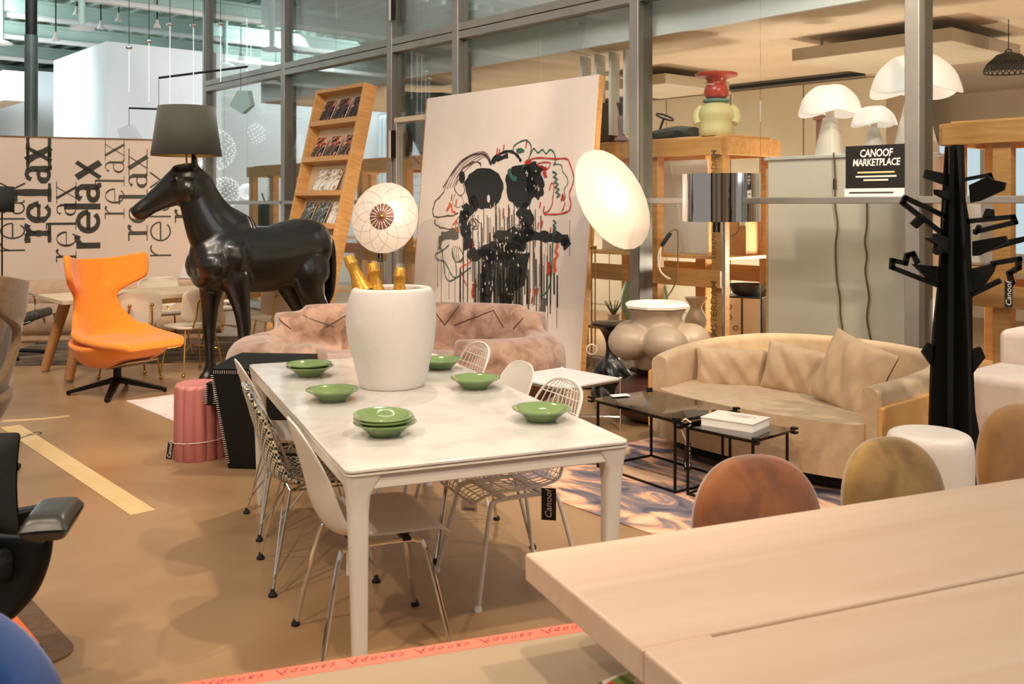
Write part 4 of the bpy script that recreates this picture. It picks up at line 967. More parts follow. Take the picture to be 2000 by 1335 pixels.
def cover(i, ramp, sc=9): return mat('cover_%d' % i, '222222', .4, ramp=ramp, scale=sc, detail=3, dist=1.5)
CV = [cover(0, [(.40, '1a1516'), (.52, '33202a'), (.58, 'c2664a'), (.66, 'e8b08a'), (.72, '4a4a55')]), cover(1, [(.38, '15130f'), (.47, '2d3324'), (.53, 'c8452e'), (.60, 'f0d9a8'), (.70, '2b2a22')]),
      cover(2, [(.40, 'ece4d6'), (.50, 'd8ccb8'), (.55, '8a7a5c'), (.60, 'b8402e'), (.66, 'efe8da')]), cover(3, [(.40, '1c1a17'), (.50, '2a2722'), (.55, 'b9b0a0'), (.60, '3a342c'), (.70, 'a83428')])]
rows = [(231, 0, .07, 3, 'flower covered dark magazine'), (305, 1, .04, 3, 'magazine with orange blossoms'), (375, 2, .33, 2, 'white and red magazine'), (443, 3, .10, 3, 'black and red magazine'), (514, 2, .10, 3, 'pale magazine'), (587, 3, .12, 3, 'mixed cover magazine')]
nth = ['left', 'middle', 'right']; shn = ['top', 'second', 'third', 'fourth', 'fifth', 'bottom']
for r, (py, ci, off, n, nm) in enumerate(rows):
    zz = bcz(700, py).z
    MB().bx(.04, BW - .04, .0, .16, zz - .035, zz).build('shelf', 'pine_x', bc, bevel=.003)
    MB().bx(.04, BW - .04, -.012, .0, zz - .035, zz + .03).build('shelf_lip', 'pine_x', bc)
    w = .235 if ci != 2 else .25; hh = (.345, .335, .34, .335, .34, .34)[r]
    for k in range(n):
        x = .04 + off + (k + .5) * (BW - .08 - off) / max(n, 3) * (1 if n == 3 else 1.15)
        if n == 2: x = .04 + off + .13 + k * .29
        o = MB().box((0, 0, hh / 2), (w, .022, hh)).build('magazine', CV[ci] if not (r == 3 and k == 2) else CV[2], None, smooth=0)
        MB().bx(-w / 2 + .004, w / 2 + .002, .012, .018, .004, hh - .004).build('pages', 'paper', o, smooth=0)
        o.matrix_world = BM @ Matrix.Translation((x, .045, zz + .002)) @ Matrix.Rotation(-.22, 4, 'X')
        tag(o, '%s, %s on the %s bookcase shelf' % (nm, nth[k] if n == 3 else ('left', 'right')[k], shn[r]), 'magazine', 'magazines on the leaning bookcase')

# ================================================================== PINE RACKS BEHIND THE GLASS
def vtext(parent, st, s, v, z, size, side='f'):
    M = frame((s, v, z), (0, 0, 1), (-1, 0, 0)) if side == 'f' else frame((s, v, z), (0, 0, 1), (0, 1, 0))
    text_mb(st, size, M, 0, .008).build('stencil_lettering', 'cord_brown', parent, smooth=0)
def rack(label, s0, s1, v0, v1, posts=(), texts=(), low=True):
    t = thing('pine_rack', label, 'rack', wp(s0, v0), WA, 'pine racks behind the glass'); W = s1 - s0; D = v1 - v0; B = .13; Hh = 2.23
    P = {}
    for i, x in enumerate(sorted(set([0, W - B] + [p for p in posts]))):
        for y in (0, D - .10):
            o = MB().bx(x, x + B, y, y + .10, 0, Hh).build('post', 'pine', t, bevel=.004); P[(i, y > 0)] = (o, x)
    for y in (-.045, D): MB().bx(0, W, y, y + .045, Hh - .17, Hh - .005).build('top_beam', 'pine_x', t, bevel=.004)
    for x in (-.045, W): MB().bx(x, x + .045, 0, D, Hh - .17, Hh - .005).build('side_beam', 'pine_x', t, bevel=.004)
    for y in (-.045, D): MB().bx(0, W, y, y + .045, .84, 1.0).build('middle_beam', 'pine_x', t, bevel=.004)
    MB().bx(.0, W, .101, D - .101, 1.09, 1.12).build('shelf_board', 'pine_light', t, bevel=.003)
    MB().bx(.0, W, .101, D - .101, 2.231, 2.25).build('top_board', 'pine_light', t, bevel=.003)
    if low: MB().bx(.0, W, .101, D - .101, .30, .33).build('low_board', 'pine_light', t, bevel=.003)
    for (pi_, st, z, sz) in texts:
        o, x = P[(pi_, False)]; vtext(o, st, x + B / 2, -.0465 if True else 0, z, sz)
    return t
s_a = wpix(1120, 300, .4)[0]; s_b = wpix(1412, 300, .4)[0]
rk = rack('pine rack right of the painting carrying the red-hatted stool', s_a, s_b, .4, 1.25, posts=(wpix(1264, 300, .4)[0] - s_a,), texts=((2, 'AMSTERDAM', 1.86, .085), (2, 'HERENGRACHT 178', 1.42, .07), (2, 'AMSTERDAM', .62, .10), (1, 'HERENGRACHT', 1.5, .06)))
rack('pine rack farthest left behind the horse rump', wpix(486, 300, .45)[0], wpix(640, 300, .45)[0], .45, 1.3, posts=(wpix(526, 300, .45)[0] - wpix(486, 300, .45)[0],), texts=((1, 'AMSTERDAM', 1.85, .085), (1, 'CANOOF 178', 1.3, .08), (2, 'AMSTERDAM 178', 1.7, .085)))
rack('pine rack behind the door between bookcase and painting', wpix(697, 300, .45)[0], wpix(905, 300, .45)[0], .45, 1.3, posts=(wpix(784, 300, .45)[0] - wpix(697, 300, .45)[0],), texts=((0, 'CANOOF', 1.4, .08),))
rack('pine rack at the right edge behind the black tree rack', wpix(1845, 300, .6)[0], wpix(2060, 300, .6)[0], .6, 1.4, posts=(wpix(1938, 300, .6)[0] - wpix(1845, 300, .6)[0],), texts=((0, 'CANOOF', 1.3, .07),))

# --- things on the racks
RT = 2.251
def on_rack(px, v): return wpix(px, 300, v)[0]
mat('hat_red', 'b8402e', .3, col2='ac3828', scale=3, coat=.4); mat('coat_yellow', 'd5cd98', .45); mat('beard_teal', '5f8a84', .5); mat('skin_pale', 'd9a98a', .5)
s = on_rack(1399, .62); t = thing('figure_stool', 'stool shaped as a stout figure in a flat red hat and pale yellow coat', 'stool', wp(s, .62, RT), WA + .6)
MB().lathe(catmull([(.15, 0), (.165, .04), (.155, .12), (.165, .17), (.17, .22), (.14, .28), (.10, .31), (.07, .33)], 3), 28).build('coat', 'coat_yellow', t)
for sx in (-1, 1): MB().limb([(sx * .13, 0, .27, .035, .04), (sx * .17, -.01, .22, .045, .05), (sx * .175, -.02, .15, .045, .05), (sx * .165, -.05, .11, .03, .035)], 10).build('sleeve', 'coat_yellow', t)
MB().lathe([(.05, .30), (.09, .31), (.13, .325), (.12, .345), (.08, .35)], 24).build('scarf', 'beard_teal', t)
MB().lathe(catmull([(.07, .345), (.105, .37), (.115, .42), (.105, .46), (.09, .49), (.09, .52), (.12, .545), (.19, .56), (.20, .575), (.195, .59), (.15, .598), (.001, .60)], 3), 32).build('hat', 'hat_red', t)
for sx in (-1, 1): MB().sphere((sx * .115, .0, .40), .022, 10).build('ear', 'skin_pale', t)
MB().tube([(.10 * cos(a), .10 * sin(a), .498 + .02 * sin(a)) for a in [k * .35 for k in range(14)]], .007, 6).build('cord', 'cord_white', t)
s = on_rack(1297, .65); t = thing('toy_car', 'grey toy pedal car with a black steering wheel on the right rack', 'toy car', wp(s, .65, RT), WA)
MB().limb([(-.12, 0, .05, .10, .045), (.0, 0, .06, .12, .05), (.2, 0, .07, .13, .055), (.38, 0, .06, .11, .045)], 14).build('car_body', mat('toy_grey', '4c5a58', .4), t)
MB().tube([(-.08, 0, .05), (-.0, 0, .22)], .011, 8).build('steering_column', 'black_metal', t)
M = Matrix.Translation((.01, 0, .225)) @ Matrix.Rotation(.45, 4, 'Y')
MB().tube([M @ Vector((.09 * cos(a), .09 * sin(a), 0)) for a in [k * 2 * pi / 24 for k in range(24)]], .009, 6, True).build('steering_wheel', 'black_metal', t)
for x in (-.05, .28):
    for y in (-.14, .14): MB().tube([(x, y - .012, .036), (x, y + .012, .036)], .035, 14).build('wheel', 'black_rubber', t)
s = on_rack(1186, .62); o = MB().lathe(catmull([(.13, 0), (.15, .03), (.15, .2), (.16, .32), (.19, .40), (.185, .405), (.15, .34), (.14, .2), (.001, .1)], 3), 30, cap=False).build('dark_vase', mat('vase_umber', '3c3328', .5), None, wp(s, .66, RT)); tag(o, 'dark brown flared vase at the painting edge on the right rack', 'vase')
s = on_rack(1205, .5); o = MB().lathe(catmull([(.07, 0), (.075, .02), (.03, .06), (.035, .14), (.04, .2), (.03, .25), (.001, .265)], 3), 22, cap=False).build('mauve_figure', mat('mauve', '9a838c', .5), None, wp(s + .08, .48, RT)); tag(o, 'small mauve bottle-shaped figure beside the dark flared vase', 'figure')
s = on_rack(811, .7); o = MB().lathe([(.16, 0), (.17, .02), (.36, .42), (.37, .46), (.36, .80), (.34, .80), (.33, .46), (.001, .1)], 6, cap=False).build('faceted_pot', mat('pot_black', '2c2f28', .25, col2='4a4e44', scale=6), None, wp(s + .28, .78, RT), smooth=0); tag(o, 'large black faceted pot on the rack left of the painting', 'pot')
s = on_rack(787, .6); o = MB().loft([[(x * .06, y * .1, 0) for x, y in ((-1, -1), (1, -1), (1, 1), (-1, 1))], [(x * .06 + .14, y * .1, .85) for x, y in ((-1, -1), (1, -1), (1, 1), (-1, 1))]]).build('leaning_slab', mat('slab_brown', '7a5238', .5, kind='checker', col2='b9b2a8', scale=3), None, wp(s, .6, RT), WA, smooth=0); tag(o, 'brown and grey banded slab leaning beside the faceted pot', 'slab')
q = wpix(509, 395, .75); t = thing('black_drum_vase', 'glossy black round vase with a stick handle inside the far left rack', 'vase', wp(q[0], .85, 1.121), WA)
MB().lathe(catmull([(.06, 0), (.10, .06), (.19, .22), (.21, .36), (.18, .46), (.08, .52), (.001, .53)], 3), 28).build('vase_body', 'black_gloss', t); MB().tube([(-.04, 0, .52), (-.15, 0, .68)], .014, 8).build('stick', 'black_metal', t)
q = wpix(520, 480, .75); t = thing('terrazzo_plinth', 'white terrazzo plinth with black chips low in the far left rack', 'plinth', wp(q[0] + .05, .85, .331), WA)
MB().bx(-.17, .17, -.17, .17, 0, .72).build('plinth_body', mat('terrazzo', 'e6e4de', .4, kind='voronoi', ramp=[(.0, '2a2824'), (.16, '2a2824'), (.2, 'e6e4de'), (1, 'e9e7e2')], scale=14), t, bevel=.005)
# inside the right rack: white lacquer boards, carton, cords
for k, (p0, p1, lab) in enumerate(((1176, 1240, 'white lacquered board standing in the right rack next to the painting'), (1272, 1382, 'white lacquered board standing in the right rack left of the chrome lamp'))):
    a, b = wpix(p0, 400, .72)[0], wpix(p1, 400, .72)[0]; t = thing('white_board', lab, 'board', wp(a, .72, 1.121), WA, 'white boards in the right rack')
    MB().bx(0, b - a, 0, .02, 0, .92).build('board', 'white_paint', t, bevel=.004); MB().prism([(.05, .92), (.25, .92), (.62 * (b - a), .0), (.3 * (b - a), .0)] if k else [(.02, .5), (.2, .9), (.3, .9), (.3, .5)], .006, frame((0, -.001, 0), (1, 0, 0), (0, 0, 1))).build('brace', 'white_metal', t, smooth=0)  # diagonal shade on the board, drawn as a flat darker shape
q = wpix(1440, 500, 1.0); t = thing('carton_box', 'brown carton with a round stamp on the shelf behind the chrome lamp', 'box', wp(q[0], 1.05, 1.121), WA)
MB().bx(-.17, .17, -.15, .15, 0, .44).build('carton', mat('cardboard', 'c79a64', .8, col2='b98a54', scale=8), t, bevel=.004)
MB().tube([(.09 * cos(a * .3), -.152, .27 + .09 * sin(a * .3)) for a in range(21)], .004, 5, True).build('stamp', 'cord_brown', t)
MB().bx(.10, .17, -.156, -.151, .28, .42).build('sticker', 'paper', t, smooth=0)
q = wpix(1448, 625, .9); t = thing('drawer_chest', 'small black chest with cream ring-handled doors behind the chrome lamp pole', 'chest', wp(q[0], 1.0, .331), WA + .35)
MB().bx(-.19, .19, -.19, .19, 0, .40).build('chest_body', 'black_gloss', t, bevel=.004)
for x0, x1 in ((-.17, -.01), (.01, .17)): MB().bx(x0, x1, -.198, -.191, .01, .385).build('door', 'cream_plastic', t)
for x, z in ((-.12, .30), (-.12, .20), (-.06, .10)): MB().tube([(x + .022 * cos(a * .52), -.202, z + .022 * sin(a * .52)) for a in range(12)], .003, 5, True).build('ring_handle', 'black_metal', t)
o = MB().lathe(catmull([(.07, 0), (.13, .01), (.16, .05), (.18, .10), (.175, .10), (.14, .04), (.001, .02)], 3), 24, cap=False).build('glass_bowl', 'black_gloss', None, wp(q[0], 1.0, .732)); tag(o, 'black bowl standing on the ring-handled chest', 'bowl')
q = wpix(1247, 580, .8); o = MB().lathe(catmull([(.08, 0), (.16, .02), (.22, .12), (.25, .28), (.2, .46), (.1, .52), (.001, .53)], 3), 28, cap=False).build('mint_pouf', mat('mint', '86c2a4', .5, col2='7ab898', scale=3), None, wp(q[0] - .05, .95, .331)); tag(o, 'mint green rounded vase low in the right rack', 'vase')
q = wpix(1347, 640, .85); o = MB().lathe(catmull([(.06, 0), (.09, .02), (.11, .12), (.075, .2), (.06, .25), (.11, .33), (.105, .33), (.05, .25), (.001, .2)], 3), 24, cap=False).build('white_vase', 'white_plastic', None, wp(q[0], .95, .331)); tag(o, 'white fluted vase low in the rack behind the clay vase rim', 'vase')
q = wpix(1165, 640, .65); t = thing('potted_succulent', 'small spiky succulent in a white pot by the lamp poles', 'plant', wp(q[0] + .06, .85, .331), 0)
MB().lathe([(.05, 0), (.06, .01), (.065, .09), (.06, .09), (.001, .08)], 18, cap=False).build('pot', 'white_plastic', t)
for k in range(12):
    a = k * 2.4; MB().limb([(.0, 0, .08, .014, .012), (.05 * cos(a), .05 * sin(a), .15, .016, .008), (.10 * cos(a), .10 * sin(a), .23, .002, .002)], 6, 2).build('leaf', mat('succulent', '3e5a2c', .5), t)
# black plug with cords
q = at(1301, 467, 8.55); t = thing('cord_switch', 'black plug switch with pale cords hanging in the right rack', 'cord', q)
MB().box((0, 0, 0), (.035, .03, .14), 0, Matrix.Rotation(.6, 3, 'Y')).build('switch', 'black_rubber', t, bevel=.006)
MB().tube(catmull([(.035, 0, .07), (.10, .02, .08), (.11, .03, -.05), (.10, .02, -.30), (.07, .02, -.42), (.0, .02, -.52), (-.06, .02, -.58)], 6), .006, 6).build('cord', 'cord_brown', t)
for k in range(2): MB().tube(catmull([(-.045, 0, -.07), (-.07 + .02 * k, 0, -.16), (-.05, 0, -.28), (.02 + .02 * k, 0, -.35)], 6), .007, 6).build('cord', 'cord_white', t)
# ================================================================== PAPER DISC LAMPS
PAPERG = translucent_mat('lamp_paper', (240, 230, 218), .5, .0)
def disc_lamp(label, c, R, normal, floor, hub, power, pole_xy, pm='brass'):
    t = thing('disc_lamp', label, 'lamp', (pole_xy[0], pole_xy[1], 0), 0, 'paper disc floor lamps')
    o = Vector((pole_xy[0], pole_xy[1], 0)); cc = Vector(c) - o; n = Vector(normal).normalized()
    Mq = Matrix.Translation(cc) @ n.to_track_quat('Z', 'Y').to_matrix().to_4x4()
    N = 22
    f = MB().lathe([(.001, .085), (R * .3, .075), (R * .6, .055), (R * .85, .022), (R, 0)], N, cap=False).xform(Mq).build('front_paper', PAPERG, t, smooth=20)
    MB().lathe([(R, -.004), (R * .8, -.05), (R * .45, -.09), (.03, -.11)], N, cap=False).xform(Mq).build('back_paper', PAPERG, t, smooth=20)
    rb = MB()
    for k in range(N * 2):                                         # curved wire ribs crossing each other
        for sg in (-1, 1):
            pts = []
            for i in range(9):
                r = R * (i + .6) / 8.6; a = 2 * pi * k / (N * 2) * 2 + sg * 1.1 * (1 - i / 8); r = min(r, R)
                z = .088 - .088 * (r / R) ** 2.0; pts.append((r * cos(a), r * sin(a), z))
            if k % 2 == 0: rb.tube(pts, .0012, 3)
    if hub: stuff(rb.xform(Mq).build('wire_ribs', 'brass_pale', t))
    else: rb = None
    if hub:
        h = MB().lathe([(R * .37, .068), (R * .36, .072), (.05, .088), (.001, .09)], 36, cap=False).xform(Mq).build('hub', mat('hub_brown', '8a5a4a', .4, .3), t)
        ry = MB()
        for k in range(18): 
            a = 2 * pi * k / 18; ry.tube([(.06 * cos(a), .06 * sin(a), .090), (R * .36 * cos(a), R * .36 * sin(a), .076)], .004, 4)
        ry.xform(Mq).build('hub_slots', 'paper', h); MB().sphere((0, 0, .095), .03, 14, .5).xform(Mq).build('knob', 'brass', h)
    l = bpy.data.lights.new('lamp_bulb', 'POINT'); l.energy = power; l.color = (1, .93, .84); l.shadow_soft_size = .05
    lo = bpy.data.objects.new('lamp_bulb', l); COL.objects.link(lo); lo.parent = t; lo.location = Mq @ Vector((R * .28 if hub else -R * .12, R * .1 if hub else 0, .0))
    zc = cc.z
    MB().tube([(0, 0, .02), (0, 0, zc - R * .35)], .008, 8).build('pole', pm, t)
    MB().tube([(0, 0, zc - R * .36), cc - n * .11], .008, 8).build('arm', pm, t)
    MB().tube([(.03, -.02, floor), (.03, -.02, zc - R * .9)], .006, 8).build('slide_rod', pm, t); MB().box((.015, -.01, zc - R * .9), (.06, .04, .03)).build('clamp', pm, t, bevel=.004)
    MB().lathe([(.14, 0), (.14, .015), (.02, .02)], 24).build('base', 'black_metal', t)
    return t
c = at(751, 425, 10.4)
t = disc_lamp('lit paper disc lamp with a brown ribbed hub above the vase bottles', c, .385, (-.28, -.93, .18), .6, True, 1.7, (c.x - .06, c.y + .14))
price_tag(t, (.0, -.05, 1.05), .05, .13, txt='Canoof')
c = at(1198, 388, 8.55)
t = disc_lamp('lit plain paper disc lamp tilted beside the right painting edge', c, .475, (.66, -.66, .38), .35, False, 1.9, (c.x - .19, c.y + .02))
MB().tube([(.045 * cos(k * .45), -.02, .33 + .045 * sin(k * .45)) for k in range(14)], .007, 6, True).build('cord_loop', 'cord_white', t)

# ================================================================== CHROME DRUM LAMP
p = at(1408, 600, 7.75); t = thing('drum_lamp', 'floor lamp with a mirrored chrome drum shade behind the curved sofa', 'lamp', (p.x, p.y, 0))
z0, z1 = CH - (432 - HZ) * 7.75 / F, CH - (340 - HZ) * 7.75 / F; R = 75.5 * 7.75 / F
o = MB().lathe([(R, z0), (R, z1), (R - .006, z1), (R - .006, z0), (R, z0)], 96, cap=False).build('drum_shade', mat('mirror', 'c9c6c4', .06, 1.0), t, smooth=30)
mb = MB()
for a in (0, 2.09, 4.19): mb.tube([(0, 0, z1 - .03), (R * cos(a), R * sin(a), z1 - .03)], .004, 5)
mb.build('shade_spider', 'chrome', o)
MB().cyl((.02, 0, .02), .014, z1 - .05, 14).build('pole', 'chrome', t); MB().lathe([(.17, 0), (.17, .015), (.03, .025)], 32).build('base', 'chrome', t)
price_tag(t, (-.055, -.10, z0 - .04), .055, .09, txt='CANOOF')

# ================================================================== CLAY VASE ON PLUM PEDESTAL
p = Vector(((1283 - 1000) / F * 7.3, 7.3, 0))
t = thing('lobed_pedestal', 'low dark plum lobed pedestal under the clay vase', 'table', p)
MB().lathe(catmull([(.10, 0), (.2, .01), (.30, .06), (.36, .15), (.33, .23), (.22, .30), (.15, .34), (.17, .355), (.001, .357)], 3), 48, cap=False, fx=lambda r, z, q: r * (1 + .12 * cos(3 * q + .4) * (1 if z < .3 else .3))).build('pedestal_body', 'plum', t)
MB().lathe([(.20, .358), (.21, .364), (.20, .37), (.001, .37)], 32, cap=False).build('pedestal_disc', 'black_metal', t)
MB().tube(catmull([(.10, -.26, .34), (.05, -.32, .30), (-.02, -.34, .25)], 4), .006, 6).build('cord', 'cord_white', t)
t = thing('clay_vase', 'big beige clay vase with bulging lobes and a pale octagonal rim', 'vase', (p.x, p.y, .372), .35)
vb = MB().lathe(catmull([(.001, 0), (.15, 0), (.165, .03), (.18, .08), (.20, .16), (.205, .25), (.19, .32), (.185, .38), (.195, .42), (.21, .46), (.001, .46)], 4), 48, cap=False)
for k in range(5):
    a = 2 * pi * k / 5 - .55; vb.sphere((.235 * cos(a), .235 * sin(a), .215), .165, 20, .82)
bake(vb.build('vase_body', 'clay', t, remesh=.012, smth=8))
MB().lathe([(.20, .456), (.245, .462), (.25, .480), (.22, .50), (.17, .50), (.16, .47)], 8, cap=False).build('rim', 'clay_rim', t, smooth=0)

# ================================================================== BLACK BAROQUE STAND
p = Vector(((1196 - 1000) / F * 8.08, 8.08, 0)); t = thing('baroque_stand', 'glossy black sculpted side table behind the clay vase', 'table', p)
MB().lathe([(.17, .60), (.18, .61), (.18, .625), (.001, .63)], 24, cap=False).build('top', 'black_gloss', t)
MB().lathe(catmull([(.15, 0), (.17, .03), (.155, .10), (.16, .17), (.13, .25), (.07, .33), (.055, .43), (.07, .51), (.11, .58), (.15, .60)], 4), 40, fx=lambda r, z, q: r * (1 + .12 * sin(5 * q + z * 20) * (1 if z < .3 else .4))).build('stem', 'black_gloss', t)

# ================================================================== WHITE CHROME-FRAMED SIDE TABLE
t = thing('chrome_side_table', 'low white square table on ball-jointed chrome tubes by the wire chair', 'table', (.36, 6.93, 0), WA)
a_, b_, hz = .30, .28, .37
MB().bx(-a_, a_, -b_, b_, hz - .006, hz + .006).build('table_top', 'white_paint', t, bevel=.002)
for x in (-a_, a_):
    for y in (-b_, b_):
        q = MB().cyl((x, y, 0), .010, hz, 10).build('leg', 'chrome', t); MB().sphere((x, y, hz), .017, 12).build('ball_joint', 'chrome', q)
for x0, y0, x1, y1 in ((-a_, -b_, a_, -b_), (a_, -b_, a_, b_), (a_, b_, -a_, b_), (-a_, b_, -a_, -b_)):
    MB().tube([(x0, y0, hz - .012), (x1, y1, hz - .012)], .009, 8).build('frame_tube', 'chrome', t)
MB().tube([(-a_, -b_, .10), (a_, b_, .10)], .009, 8).build('cross_tube', 'chrome', t); MB().tube([(a_, -b_, .10), (-a_, b_, .10)], .009, 8).build('cross_tube', 'chrome', t)

# ================================================================== GLASS COFFEE TABLES
SMOKE = glass_mat('smoked_glass', (150, 140, 118), 1.6, .0, rough=.03)
def coffee(label, c, hx, hy, hz, rz):
    t = thing('glass_coffee_table', label, 'table', (c[0], c[1], .0065), rz, 'smoked glass coffee tables')
    MB().bx(-hx, hx, -hy, hy, hz - .010, hz).build('glass_top', SMOKE, t, smooth=0)
    for x in (-1, 1):
        for y in (-1, 1):
            X, Y = x * (hx - .03), y * (hy - .03)
            q = MB().bx(X - .006, X + .006, Y - .006, Y + .006, 0, hz - .02).build('leg', 'black_metal', t)
            m2 = MB(); m2.bx(X + x * .035 - .02, X + x * .035 + .012, Y + y * .02 - .015, Y + y * .02 + .015, hz - .022, hz - .011); m2.bx(X + x * .035 - .02, X + x * .035 + .012, Y + y * .02 - .015, Y + y * .02 + .015, hz + .001, hz + .012); m2.build('corner_clip', 'black_metal', q)
    for y in (-1, 1): MB().bx(-hx + .04, hx - .04, y * (hy - .03) - .005, y * (hy - .03) + .005, .002, .012).build('floor_bar', 'black_metal', t); MB().bx(-hx + .03, hx - .03, y * (hy - .03) - .006, y * (hy - .03) + .006, hz - .024, hz - .012).build('top_bar', 'black_metal', t)
    for x in (-1, 1): MB().bx(x * (hx - .03) - .005, x * (hx - .03) + .005, -hy + .04, hy - .04, .002, .012).build('floor_bar', 'black_metal', t); MB().bx(x * (hx - .03) - .006, x * (hx - .03) + .006, -hy + .036, hy - .036, hz - .024, hz - .012).build('top_bar', 'black_metal', t)
    return t
ca = (fl(1169, 780, .414) + fl(1425, 801, .414)) / 2
coffee('larger smoked glass coffee table on the abstract rug', ca, .36, .25, .414, radians(-55))
cb = (fl(1350, 833, .385) + fl(1530, 838, .385)) / 2
t = coffee('lower smoked glass coffee table carrying the white book', cb, .24, .19, .385, radians(-48))
price_tag(t, (-.235, -.13, .20), .04, .15, rz=1.0); MB().tube(catmull([(-.22, -.12, .39), (-.24, -.15, .41), (-.25, -.17, .37), (-.235, -.13, .27)], 5), .005, 6).build('cord', 'cord_white', t)
q = fl(1436, 832, .385); t = thing('white_book', 'thick white catalogue lying on the lower glass coffee table', 'book', (q.x, q.y, .386), radians(-38))
MB().bx(-.15, .15, -.11, .11, .004, .046).build('pages', 'paper', t, smooth=0); MB().bx(-.155, .155, -.114, .114, .046, .050).build('cover', 'white_plastic', t); MB().bx(-.155, .155, -.114, .114, 0, .004).build('cover', 'white_plastic', t)
mb = MB()
for k in range(2): mb.box((.02, .05 - .03 * k, .0506), (.16 - .06 * k, .008, .0006))
mb.build('print', 'aluminium', t, smooth=0)
q = fl(1210, 776, .414); o = MB().prism([(-.06, -.03), (.06, -.035), (.065, .03), (-.05, .035)], .002).build('paper_slip', 'paper', None, (q.x, q.y, .4275), .4, smooth=0); tag(o, 'white paper slip on the corner of the larger glass table', 'paper')

# ================================================================== BLACK TREE COAT RACK
D = 5.0; base = Vector(((1860 - 1000) / F * D, D, 0)); k_ = D / F
ct = thing('tree_coat_rack', 'flat black tree-shaped coat rack with angular branches', 'coat rack', base, 0)
def tx(px, py): return ((px - 1860) * k_, CH - (py - HZ) * k_)
FR = frame((0, -.012, 0), (1, 0, 0), (0, 0, 1))
def board(pts, yaw=0, nm='branch', th=.024, st=1):
    M = Matrix.Rotation(yaw, 4, 'Z') @ frame((0, th / 2, 0), (1, 0, 0), (0, 0, 1))
    MB().prism([(tx(*q)[0] * st, tx(*q)[1]) for q in pts], th, M).build(nm, 'black_matte', ct, smooth=0)
def loop(pts, w=4.5, yaw=0, st=1):
    M = Matrix.Rotation(yaw, 4, 'Z') @ frame((0, .012, 0), (1, 0, 0), (0, 0, 1)); mb = MB()
    for a, b in zip(pts[:-1], pts[1:]):
        A, B = Vector(tx(*a)), Vector(tx(*b)); A.x *= st; B.x *= st; t_ = (B - A).normalized(); nn = Vector((-t_.y, t_.x)) * w * k_; A = A - t_ * w * k_ * .8; B = B + t_ * w * k_ * .8
        mb.prism([tuple(A + nn), tuple(A - nn), tuple(B - nn), tuple(B + nn)], .024, M)
    mb.build('branch', 'black_matte', ct, smooth=0)
trunkp = [(1862, 283), (1881, 283), (1884, 390), (1893, 440), (1897, 560), (1898, 690), (1903, 800), (1912, 850), (1925, 900), (1930, 1006), (1800, 1006), (1805, 900), (1814, 860), (1818, 720), (1823, 640), (1832, 560), (1838, 470), (1846, 390), (1855, 340)]
board(trunkp, 0, 'trunk_board')
for yaw in (pi / 3, -pi / 3):
    for sg in (-1, 1):
        M = Matrix.Rotation(yaw, 4, 'Z') @ frame((0, .012, 0), (1, 0, 0), (0, 0, 1))
        MB().prism([(sg * .03, 0), (sg * .16, 0), (sg * .15, .12), (sg * .105, .30), (sg * .095, .9), (sg * .055, 1.6), (sg * .035, 1.90), (sg * .03, 1.90)], .024, M).build('trunk_fin', 'black_matte', ct, smooth=0)
board([(1808, 331), (1856, 341), (1852, 364), (1804, 347)]); board([(1799, 371), (1848, 374), (1846, 392), (1802, 380)], .8, st=1.4)
loop([(1845, 422), (1768, 386), (1763, 396), (1842, 457)]); board([(1790, 424), (1778, 436), (1790, 446), (1806, 432)])
board([(1766, 461), (1838, 465), (1838, 494), (1818, 486), (1808, 495), (1796, 490), (1800, 475)], .8, st=1.4); loop([(1834, 466), (1800, 457), (1799, 466)], 3, .8, 1.4)
loop([(1834, 558), (1742, 522), (1743, 508), (1768, 514), (1772, 498), (1783, 495), (1791, 511)]); board([(1781, 515), (1834, 520), (1834, 556), (1812, 545)])
loop([(1886, 350), (1932, 341), (1936, 350)], 3.5); board([(1884, 362), (1910, 346), (1916, 352), (1934, 358), (1932, 372), (1900, 392), (1886, 396)], -.7, st=1.3)
loop([(1890, 432), (1978, 423), (1982, 434), (1906, 452)]); board([(1920, 426), (1927, 407), (1940, 409), (1941, 424)])
board([(1888, 470), (1930, 458), (1934, 470), (1896, 497), (1888, 498)], -.8, st=1.4); board([(1944, 466), (1976, 457), (1978, 466), (1930, 484), (1900, 496), (1898, 490)], -.5, st=1.15); loop([(1905, 455), (1912, 442)], 3)
board([(1896, 525), (1945, 513), (1940, 530), (1925, 552), (1900, 572)]); loop([(1940, 514), (1990, 505), (1989, 523), (1971, 533), (1976, 552), (1970, 560)]); loop([(1898, 574), (1950, 549)])
board([(1826, 676), (1812, 668), (1800, 687), (1820, 716)], 0, 'thorn'); board([(1897, 682), (1914, 677), (1923, 697), (1897, 730)], 0, 'thorn')
x, z = tx(1966, 573); price_tag(ct, (x, -.02, z), .04, .14)
MB().tube([(x + .01, -.01, z + .07), (tx(1973, 552)[0], 0, tx(1973, 552)[1])], .003, 5).build('cord', 'black_rubber', ct)

# ================================================================== WHITE DRUM STOOL
q = at(1815, 848, 4.62); zt = q.z + .015
t = thing('drum_stool', 'round white drum stool beside the olive velvet chair', 'stool', (q.x, q.y, 0))
MB().lathe(catmull([(.16, 0), (.175, .02), (.195, .2), (.197, .42), (.188, zt - .03), (.165, zt - .006), (.12, zt), (.001, zt)], 4), 48, cap=False).build('stool_body', 'white_plastic', t); MB().lathe([(.165, .0), (.165, .012), (.001, .012)], 32, cap=False).build('glide_ring', 'black_rubber', t)

